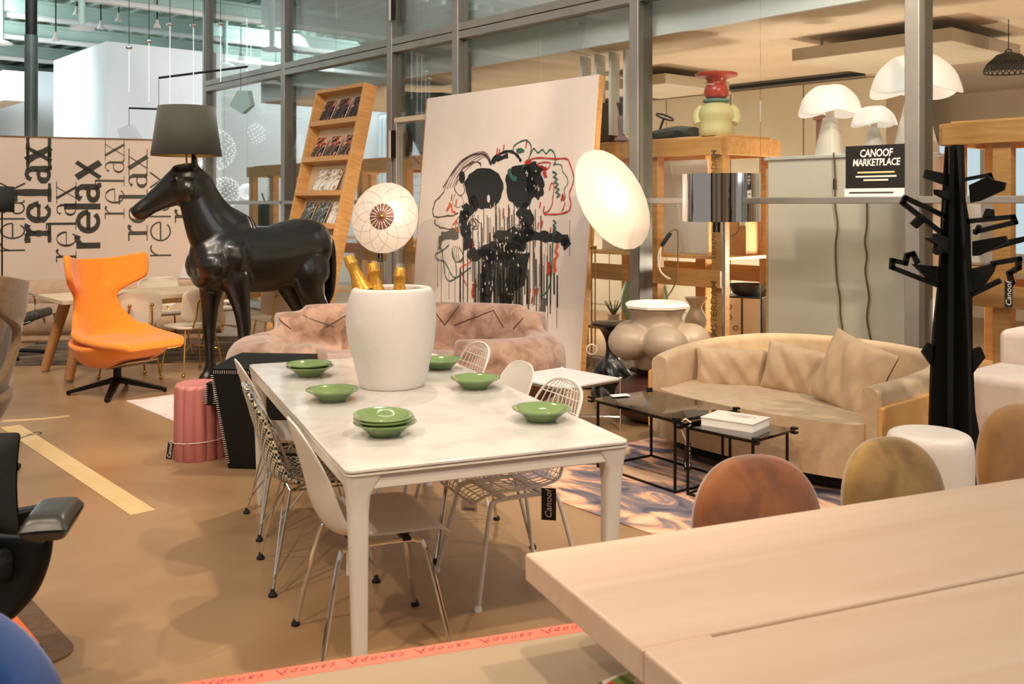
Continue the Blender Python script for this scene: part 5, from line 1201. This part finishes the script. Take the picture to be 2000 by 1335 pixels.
# ================================================================== CABINET, MUSHROOM LAMPS, SIGN
CVv = .42; cs0, cz = wpix(1500, 307, CVv); cs1 = wpix(1776, 300, CVv)[0]
cb_ = thing('white_cabinet', 'tall white lacquered cabinet behind the glass under the mushroom lamps', 'cabinet', wp(cs0, CVv), WA)
MB().bx(0, cs1 - cs0, 0, .60, .06, cz - .03).build('body', mat('lacquer', 'f2e8da', .25, coat=.25), cb_, bevel=.004)
MB().bx(-.03, cs1 - cs0 + .02, -.02, .62, cz - .03, cz).build('cornice', 'white_paint', cb_, bevel=.006); MB().bx(.02, cs1 - cs0 - .02, .02, .58, 0, .06).build('plinth', 'white_paint', cb_)
MB().bx(-.022, -.001, 0, .6, .06, cz - .1).build('edge_panel', 'pine_light', cb_)
MUSH = mat('lamp_opal', 'f6efe8', .35, emit=(255, 244, 232), estr=.42)
def mushroom(label, px, ptop, prim, pbase, wpx, v, zb, rz, vis=None):
    s, zt = wpix(px, ptop, v); zr = wpix(px, prim, v)[1]; tt = (v + 6.879) / ((px - 1000) / F * .754 + .657); R = wpx / 2 * tt / F
    t = thing('mushroom_lamp', label, 'lamp', wp(s, v, zb), rz, 'white mushroom lamps'); zt -= zb; zr -= zb
    prof = catmull([(R * 1.0, zr), (R * .99, zr + .12 * (zt - zr)), (R * .84, zr + .55 * (zt - zr)), (R * .50, zr + .90 * (zt - zr)), (R * .2, zt), (.002, zt)], 3)
    def sc(r, z, q):
        k = max(0, 1 - (z - zr) / (zt - zr)); return r * (1 + .07 * k * (abs(cos(2 * q)) - .5))
    o = MB().lathe(prof, 64, cap=False, fx=sc); 
    o.v = [(x, y, z - .18 * (zt - zr) * max(0, 1 - (z - zr) / (zt - zr)) * abs(cos(2 * atan2(y, x))) + .10 * (zt - zr) * (abs(cos(atan2(y, x))) - .5) * min(1, sqrt(x * x + y * y) / (R * .5)) * (1 - .9 * max(0, 1 - (z - zr) / (zt - zr)))) for x, y, z in o.v]
    o.build('shade', MUSH, t, solid=.004)
    b0 = R * .56
    MB().lathe(catmull([(b0, 0), (b0 * .93, .01), (b0 * .72, zr * .35), (b0 * .5, zr * .7), (b0 * .40, zr * .84), (b0 * .34, zr * .86)], 4), 32).build('foot', 'white_plastic', t)
    MB().cyl((0, 0, zr * .85), b0 * .26, zr * .35, 16).build('neck', 'cream_plastic', t)
    MB().cyl((0, 0, zr * 1.1), .006, (zt - zr * 1.1) * .98, 8).build('rod', 'chrome', t)
    return t
mushroom('medium white mushroom lamp left of the market sign', 1621, 167, 218, 305, 118, .70, cz + .001, WA)
mushroom('smallest white mushroom lamp right behind the market sign', 1707, 208, 241, 300, 84, .62, cz + .001, WA)
mushroom('largest white mushroom lamp behind the right mullion', 1788, 108, 176, 300, 166, .78, cz + .001, WA)
q = wpix(1605, 250, .95); t = thing('pink_vase', 'pink stepped vase behind the medium mushroom lamp', 'vase', wp(q[0], .95, cz + .001))
mb = MB(); zz = 0
for r, h_ in ((.05, .2), (.05, .14), (.075, .14), (.085, .075)): mb.lathe([(r * .97, zz), (r, zz + .005), (r, zz + h_ - .005), (r * .97, zz + h_)], 24); zz += h_
mb.build('vase_body', mat('pink_dusty', 'b4807a', .4), t)
# sign on the middle rail
sv = -.06; a0, zt = wpix(1652, 286, sv); a1, zb = wpix(1773, 380, sv); W = a1 - a0; zb = 1.664; Hs = zt - zb
t = thing('market_sign', 'black CANOOF MARKETPLACE sign with white bottom strip on the glass rail', 'sign', wp(a0, sv, zb), WA)
MB().bx(0, W, -.004, .004, .16 * Hs, Hs).build('board', 'tag_black', t, smooth=0); MB().bx(-.01, W + .005, -.004, .012, 0, .158 * Hs).build('strip', 'paper', t, smooth=0)
for st, z, sz in (('CANOOF', .84, .145), ('MARKETPLACE', .66, .135)):
    mb = text_mb(st, Hs * sz * 1.45, frame((W * .5, -.005, Hs * z), (1, 0, 0), (0, 0, 1)), .12, .02, .92)
    mb.v = [((x - W * .5) * .80 + W * .5, y, z_) for x, y, z_ in mb.v]
    mb.build('lettering', 'paper', t, smooth=0)
for z, w, m in ((.47, .6, 'cream_tape'), (.39, .66, 'stitch_white'), (.32, .4, 'stitch_white')): MB().box((W * .5, -.005, Hs * z), (W * w, .001, Hs * .035)).build('text_line', m, t, smooth=0)
MB().box((W * .42, -.005, Hs * .075), (W * .72, .001, Hs * .03)).build('text_line', 'ink', t, smooth=0)
# lamp cords in front of the cabinet
for i, (pts, lab) in enumerate(((((1628, 298), (1631, 340), (1631, 398), (1636, 440), (1632, 480), (1634, 540), (1640, 580), (1642, 620), (1650, 665)), 'left wavy brown lamp cord hanging down the white cabinet'),
                           (((1693, 392), (1693, 440), (1689, 470), (1693, 500), (1690, 530), (1697, 580), (1693, 620), (1702, 672)), 'right wavy brown lamp cord hanging down the white cabinet'))):
    P = [wp(wpix(px, py, CVv - .02)[0], CVv - .02, wpix(px, py, CVv - .02)[1]) for px, py in pts]; o0 = P[-1].copy(); t = thing('lamp_cord', lab, 'cord', o0, 0, 'lamp cords')
    MB().tube(catmull([q - o0 for q in P], 6), .007, 6).build('cord', 'cord_brown', t)
    if i == 0: MB().box(P[0] - o0 + Vector((.01, 0, -.26)), (.025, .02, .09)).build('switch', 'black_rubber', t, bevel=.004)
# ================================================================== LETTERED PANEL
PD = 12.6; PO = at(150, 400, PD); PO.z = 0
def panpt(px, py):                               # point on the panel plane -> local (x along E2, z)
    k = Vector(((px - 1000) / F, 1, 0)); n = E1; t_ = PO.dot(n) / k.dot(n); q = k * t_; return ((q - PO).dot(E2), CH - (py - HZ) * t_ / F)
x0, zt = panpt(-60, 268); x1, _ = panpt(378, 275)
pn = thing('lettered_panel', 'wide cream display panel printed with the word relax in many typefaces', 'panel', PO, TA)
zt = panpt(150, 271)[1]
MB().bx(x0, x1, 0, .10, 0, zt).build('panel_board', mat('panel_cream', 'e3cdb8', .6, col2='dec6b0', scale=1), pn, bevel=.004)
MB().bx(x0, x1, -.006, .106, zt, zt + .02).build('top_edge', 'cord_brown', pn)
MB().bx(x1, x1 + .06, -.02, .12, 0, zt + .02).build('end_post', 'pine_light', pn)
def arc(cx, cy, rx, ry, a0, a1, n=14): return [(cx + rx * cos(radians(a0 + (a1 - a0) * i / n)), cy + ry * sin(radians(a0 + (a1 - a0) * i / n))) for i in range(n + 1)]
def glyph(ch, T, t, serif):                      # strokes (points, widths) in x-height units, plus advance width
    S = []; sw = t * .9; e = serif * (.16 + T * .5)
    def foot(x, y): S.append(([(x - e - T / 2, y), (x + e + T / 2, y)], sw)) if serif else None
    def head(x, y): S.append(([(x - e - T / 2, y - sw * .5), (x, y - sw * .2)], sw * 1.6)) if serif else None
    if ch == 'r':
        x = .14 + e; S.append(([(x, 0), (x, 1)], T)); foot(x, sw / 2); head(x, 1)
        P = [(x, .60), (x + .07, .80), (x + .18, .94), (x + .30, .97), (x + .40, .92)]; S.append((P, [t, t, (T + t) / 2, T * .9, T * .9])); adv = x + .50
    elif ch == 'l':
        x = .10 + e; S.append(([(x, 0), (x, 1.5)], T)); foot(x, sw / 2); head(x, 1.5); adv = x + .16 + e
    elif ch == 'e':
        c = .44; P = arc(c, .5, .36, .5 - t / 2, 0, 318, 22); W = [t + (T - t) * abs(sin(radians(318 * i / 22 - 90))) ** 2 if 318 * i / 22 > 60 else t + (T - t) * .7 for i in range(23)]; S.append((P, W)); S.append(([(c - .34, .5), (c + .36, .5)], t)); adv = .92
    elif ch == 'a':
        c = .36; P = arc(c, .30, .27, .29 - t / 2, 60, 330, 18); S.append((P, [t + (T - t) * abs(sin(radians(60 + 270 * i / 18 - 90))) ** 2 for i in range(19)]))
        S.append(([(.13, .80), (.20, .93), (.36, .985), (.52, .93), (.60, .76), (.60, .5), (.60, .18), (.65, .04), (.76, .05)], [T, t * 1.2, t, (T + t) / 2, T, T, T, (T + t) / 2, t])); S.append(([(.36 + .12, .56), (.60, .60)], t)); adv = .86
    else:
        S.append(([(.10, 1), (.70, 0)], T * 1.05)); S.append(([(.10, 0), (.70, 1)], t * 1.1))
        for x, y in ((.10, 1 - sw / 2), (.70, 1 - sw / 2), (.10, sw / 2), (.70, sw / 2)): foot(x, y)
        adv = .84
    return S, adv
def word(px_left, px_right, py_start, py_end, T, t, serif, m, wob=0, letters='relax'):
    mb = MB(); tot = sum(glyph(c, T, t, serif)[1] for c in 'relax'); x = 0
    xb, zs = panpt(px_right, py_start); xl = panpt(px_left, py_start)[0]; ze = panpt(px_right, py_end)[1]
    u = (ze - zs) / tot; hgt = xb - xl; rw = random.Random(int(px_left))
    for c in letters:
        S, adv = glyph(c, T, t, serif)
        for P, w in S:
            Q = []
            W = w if isinstance(w, list) else [w] * len(P)
            if len(P) == 2 and wob: P = [(P[0][0] + (P[1][0] - P[0][0]) * i / 6, P[0][1] + (P[1][1] - P[0][1]) * i / 6) for i in range(7)]; W = [W[0]] * 7
            for (a, b), ww in zip(P, W): Q.append((xb - b * hgt, zs + (x + a) * u))
            mb.ribbon(Q, [ww * hgt * (1 + (rw.uniform(-wob, wob) if wob else 0)) for ww in W], frame((0, -.003, 0), (1, 0, 0), (0, 0, 1)))
        x += adv
    mb.build('lettering', m, pn, smooth=0)
word(0, 49, 494, 352, .07, .055, 0, 'ink'); word(51, 100, 474, 282, .26, .15, 1, 'ink', .25); word(110, 149, 514, 360, .13, .04, 1, 'ink'); word(149, 196, 486, 310, .27, .17, 0, 'ink')
word(205, 243, 430, 277, .12, .035, 1, 'ink_brown'); word(251, 288, 471, 300, .22, .05, 1, 'ink_brown'); word(293, 334, 505, 330, .08, .07, 0, 'ink_brown'); word(342, 376, 436, 290, .2, .05, 1, 'ink_brown', 0, 'rel')

# black floor lamp at the left edge in front of the panel
q = at(4, 390, 9.8); t = thing('black_drum_lamp', 'black drum shade lamp at the left picture edge before the panel', 'lamp', (q.x, q.y, 0))
z0, z1 = CH - (414 - HZ) * 9.8 / F, CH - (364 - HZ) * 9.8 / F
MB().grid(40, 2, lambda u, v: (.11 * cos(2 * pi * u), .11 * sin(2 * pi * u), z0 + (z1 - z0) * v), closed=True).build('shade', 'black_fabric', t, solid=.004)
MB().cyl((0, 0, .01), .008, z1 - .05, 8).build('pole', 'black_metal', t); MB().lathe([(.13, 0), (.13, .012), (.01, .018)], 24).build('base', 'black_metal', t)

# ================================================================== BACK-LEFT LOUNGE: ROLL SOFA, TABLE, CHAIRS
q = at(200, 600, 11.7); t = thing('roll_sofa', 'long beige sofa with cylindrical roll back below the lettered panel', 'sofa', (q.x, q.y, 0), TA * .25)
zc1 = CH - (574 - HZ) * 11.8 / F; zc2 = CH - (622 - HZ) * 11.5 / F
mat('taupe_sofa', 'c9a686', .85, col2='bd9a7a', scale=12, sheen=.2)
MB().tube(catmull([(-1.35, .1, zc1), (-1.33, .1, zc1), (0, .1, zc1), (1.33, .1, zc1), (1.35, .1, zc1)], 2), [.1, .17] + [.18] * 5 + [.17, .1], 20).build('back_roll', 'taupe_sofa', t)
MB().tube(catmull([(-1.38, -.22, zc2), (-1.36, -.22, zc2), (0, -.22, zc2), (1.36, -.22, zc2), (1.38, -.22, zc2)], 2), [.1, .18] + [.19] * 5 + [.18, .1], 20).build('seat_roll', 'taupe_sofa', t)
MB().bx(-1.3, 1.3, -.3, .25, .0, .2).build('base', 'taupe_sofa', t, bevel=.03); MB().bx(-1.3, 1.3, .13, .27, .2, zc1).build('back_board', 'taupe_sofa', t, bevel=.03)

TW = atan2(.657, .754); TL0 = Vector((-4.25, 9.05, 0))
def tl(t, p): return TL0 + WV * t - WS * p
a = tl(1.25, 0); tb = thing('splayed_table', 'long pale table on thick splayed round wooden legs behind the orange armchair', 'table', a, TW)
MB().prism(rrect(2.6, .82, .05), .045, None, .70).build('table_top', mat('top_pale', 'd8c4a6', .5, col2='cfb995', scale=3), tb, bevel=.006)
for sx in (-1, 1):
    for sy in (-1, 1): MB().tube([(sx * 1.08, sy * .24, .70), (sx * 1.24, sy * .37, .015)], [.055, .042], 16).build('leg', 'oak_leg' if sx < 0 else 'pine_light', tb)
MB().bx(-.5, .9, -.3, .1, .645, .699).build('drawer_box', 'pine_light', tb)

def brass_chair(label, loc, rz):
    t = thing('brass_leg_chair', label, 'chair', loc, rz, 'cream chairs with brass legs')     # faces +y
    MB().grid(13, 12, lambda u, v: ((2 * u - 1) * .225 * (1 - max(0, (abs(2 * v - 1) - .55) / .45) ** 2.6 * .35), -.21 - .05 * v + .05 * (2 * u - 1) ** 2, .50 + .32 * v)).build('backrest', 'cream_plastic', t, solid=.016, subd=2)
    MB().prism(rrect(.45, .42, .12), .022, None, .44).build('seat', 'cream_plastic', t, bevel=.008, seg=3)
    for sx in (-1, 1):
        b = MB().tube([(sx * .10, -.27, .70), (sx * .11, -.255, .55), (sx * .12, -.19, .43)], .008, 8).build('back_rod', 'brass', t); MB().sphere((sx * .10, -.275, .70), .018, 12).build('stud', 'brass', b)
        for sy in (-1, 1):
            l = MB().tube([(sx * .15, sy * .13, .44), (sx * .21, sy * .20, .025)], .0085, 8).build('leg', 'brass', t); MB().sphere((sx * .212, sy * .203, .018), .018, 12).build('ball_foot', 'brass', l)
        MB().tube([(sx * .18, .165, .23), (0, 0, .27), (-sx * .18, -.165, .23)], .005, 6).build('cross_brace', 'brass', t)
    return t
for tt, pp_, rz, lab in ((.48, -.58, 0, 'cream brass-legged chair directly behind the orange armchair'), (1.06, -.60, .15, 'cream brass-legged chair left of the horse fore legs with a cord tie'),
                            (1.95, -.56, -.1, 'cream brass-legged chair seen under the horse belly'), (1.28, .62, pi, 'cream chair on the far side of the pale table left of the horse'),
                            (1.95, .62, pi - .2, 'cream chair on the far table side seen between the horse legs')):
    q = tl(tt, pp_); brass_chair(lab, (q.x, q.y, 0), TW + rz)
q = at(375, 552, 10.6); o = MB().prism([(-.16, 0), (.10, -.02), (.14, .16), (-.07, .22)], .05, frame((0, 0, 0), (1, 0, 0), (0, 0, 1))).build('white_cushion', 'white_plastic', None, (q.x, q.y, zc1 + .06 if False else q.z - .02), 0, bevel=.02); 
tag(o, 'white cushion propped on the roll sofa right behind the horse chest', 'cushion'); o.location.z = max(q.z - .02, zc2 + .19)
o.location.y = 11.48; o.location.x = (375 - 1000) / F * 11.48

# reclining lounge with chrome arms
q = fl(45, 705); t = thing('recliner_lounge', 'black cushioned recliner with chrome arm loops and a hanging white tag', 'lounge chair', (q.x - .15, q.y + .25, 0), .15)
MB().box((-.05, 0, .40), (.62, .46, .09), 0, Matrix.Rotation(-.22, 3, 'Y')).build('seat_cushion', mat('cushion_dark', '38352c', .5), t, bevel=.03, seg=3)
MB().box((-.42, 0, .62), (.10, .46, .60), 0, Matrix.Rotation(-.45, 3, 'Y')).build('back_cushion', 'cushion_dark', t, bevel=.03, seg=3)
for sy in (-1, 1): MB().tube(catmull([(-.25, sy * .26, .28), (.02, sy * .26, .34), (.06, sy * .26, .44), (.05, sy * .26, .62), (-.02, sy * .26, .65), (-.22, sy * .26, .64)], 4), .011, 8).build('arm_loop', 'chrome', t)
for sy in (-1, 1): MB().tube([(.28, sy * .18, .44), (.29, sy * .18, .38)], .02, 8).build('end_cap', 'chrome', t)
for k in range(4):
    an = k * pi / 2 + .5; MB().tube([(-.1, 0, .08), (-.1 + .36 * cos(an), .36 * sin(an), .03)], .02, 8).build('base_leg', 'black_metal', t)
MB().cyl((-.1, 0, .06), .03, .30, 12).build('column', 'black_metal', t); lines_tag(t, (-.03, -.29, .18), .12, .19, .1)

# ================================================================== OFFICE CHAIR AND BLUE ARMCHAIR
oc = thing('office_chair', 'black office chair with padded armrest at the left edge', 'chair', (-1.72, 2.98, 0), .35)
def ocp(px, py, d): return Matrix.Rotation(-.35, 3, 'Z') @ (at(px, py, d) - Vector((-1.72, 2.98, 0)))
c = ocp(-95, 940, 3.05)
pillow(.46, .32, .11, 14, 4).build('backrest', 'black_fabric', oc, c, -.45, subd=1)
c = ocp(103, 1012, 2.95)
pillow(.135, .27, .075, 14, 5).xform(Matrix.Rotation(pi / 2, 4, 'X')).build('arm_pad', mat('arm_pad_skin', '3a3830', .35, col2='32302a', scale=4), oc, c, -.12, subd=1)
P = [ocp(100, 1060, 2.95), ocp(92, 1110, 2.97), ocp(75, 1160, 3.0), ocp(35, 1205, 3.05), ocp(-40, 1220, 3.1)]
mb = MB(); rings = []
prev = [(88, 1058, 70), (84, 1090, 95), (70, 1140, 110), (45, 1180, 115), (5, 1205, 80), (-60, 1215, 40)]
mb.grid(8, 14, lambda u, v: ocp(*[(lambda L, Rr: (L[0] + (Rr[0] - L[0]) * u, L[1] + (Rr[1] - L[1]) * u, 3.02 + .22 * (1 - u) ** 2))(catmull([(-60, 1040), (-60, 1100), (-60, 1160), (-70, 1210)], 13)[int(v * 39)], catmull([(104, 1052), (96, 1100), (70, 1160), (20, 1212)], 13)[int(v * 39)])][0]))
mb.build('arm_shell', 'black_leather', oc, solid=.04, subd=1)
MB().box(ocp(30, 1010, 3.05), (.28, .05, .05), .3).build('arm_bar', 'black_metal', oc, bevel=.01)
c = ocp(-110, 1120, 3.15); MB().prism(rrect(.50, .48, .1), .10, Matrix.Translation((c.x, c.y, .42))).build('seat', 'black_fabric', oc, bevel=.03, seg=3)
MB().cyl((c.x, c.y, .08), .03, .34, 14).build('column', 'black_metal', oc)
for k in range(5):
    an = k * 2 * pi / 5 + .43; q = MB().tube([(c.x, c.y, .10), (c.x + .30 * cos(an), c.y + .30 * sin(an), .07)], [.03, .018], 8).build('base_leg', 'black_metal', oc)
    MB().tube([(c.x + .30 * cos(an) - .012, c.y + .30 * sin(an), .032), (c.x + .30 * cos(an) + .012, c.y + .30 * sin(an), .032)], .03, 12).build('castor', 'black_rubber', q)
q = at(-318, 1330, 1.95); bl = thing('blue_armchair', 'bright blue upholstered armchair corner at the lower left', 'armchair', (q.x, q.y, 0), .15)
mat('blue_fabric', '1c4f96', .85, col2='164584', scale=5, sheen=.3, bump=.3, bscale=6)
zt = CH - (1215 - HZ) * 1.95 / F
mb = MB(); R_ = .36
def bfn(u, v):
    x = -cos(pi * u); prof = max(0, 1 - x * x) ** .5
    return (x * .40, .03 * sin(3 * x), .26 + (.25 + .318 * prof) * v)
mb.grid(20, 12, bfn); mb.build('backrest', 'blue_fabric', bl, solid=.16, subd=1)
MB().prism(rrect(.62, .55, .12), .18, Matrix.Translation((0, -.36, .24))).build('seat', 'blue_fabric', bl, bevel=.05, seg=4)
for sx in (-1, 1):
    for sy in (-.55, -.12): MB().tube([(sx * .22, sy, .24), (sx * .25, sy, 0)], [.02, .014], 10).build('leg', 'oak_leg', bl)

# ================================================================== RIGHT EDGE: WHITE SOFA, RATTAN LAMP
t = thing('white_sofa', 'boxy off-white sofa at the right edge behind the black tree rack', 'sofa', wp(4.75, -.85), WA)
mat('cream_fabric', 'e6d5c6', .85, col2='dfccbb', scale=10, sheen=.2, bump=.05, bscale=80)
MB().bx(-.62, .8, .30, .62, .12, .82).build('backrest', 'cream_fabric', t, bevel=.05, seg=4); MB().bx(-.62, .8, -.30, .29, .12, .62).build('seat', 'cream_fabric', t, bevel=.05, seg=4); MB().bx(-.57, .75, -.25, .55, .0, .118).build('plinth', 'black_matte', t)
MB().bx(.0, .8, .18, .29, .625, .95).build('back_cushion', 'white_plastic', t, bevel=.04, seg=3)
q = at(1970, 130, 8.4); t = thing('rattan_pendant', 'dark woven rattan dome pendant behind the glass at upper right', 'lamp', q)
mb = MB(); R = .20
for k in range(26):
    for sg in (-1, 1): mb.tube([(R * sin(a) * cos(2 * pi * k / 26 + sg * a * .6), R * sin(a) * sin(2 * pi * k / 26 + sg * a * .6), R * .80 * cos(a) - .06) for a in [.15 + i * .165 for i in range(9)]], .005, 4)
mb.build('weave', mat('rattan', '3d3a2a', .7), t)
for a in (.25, .6, .9, 1.2, 1.5): MB().tube([(R * sin(a) * cos(j * .26), R * sin(a) * sin(j * .26), R * .80 * cos(a) - .06) for j in range(24)], .006, 5, True).build('hoop', 'rattan', t)
MB().tube([(.03 * cos(j * .5), 0, R * .80 - .04 + .03 * sin(j * .5)) for j in range(12)], .006, 5, True).build('hanging_ring', 'rattan', t); MB().cyl((0, 0, R * .8 - .02), .004, 3.2 - q.z - R * .8 + .02, 6).build('cable', 'black_rubber', t)
MB().lathe([(R * .8, .0), (R * .72, .05), (R * .5, .1), (.01, .13)], 20, cap=False).build('inner_shade', 'rattan', t)
# glass vase of pale flowers + white cup beside the sofa on the rack
q = wpix(1945, 600, .95); t = thing('display_bust', 'white rounded sculpture standing in the right edge rack', 'sculpture', wp(wpix(1915, 380, 1.0)[0], 1.0, 1.121), WA)
MB().lathe(catmull([(.10, 0), (.13, .03), (.09, .12), (.14, .25), (.17, .38), (.13, .50), (.06, .58), (.001, .6)], 3), 28, cap=False).build('body', 'cool_white', t); MB().cyl((0, 0, .58), .04, .04, 14).build('cap', 'white_metal', t)
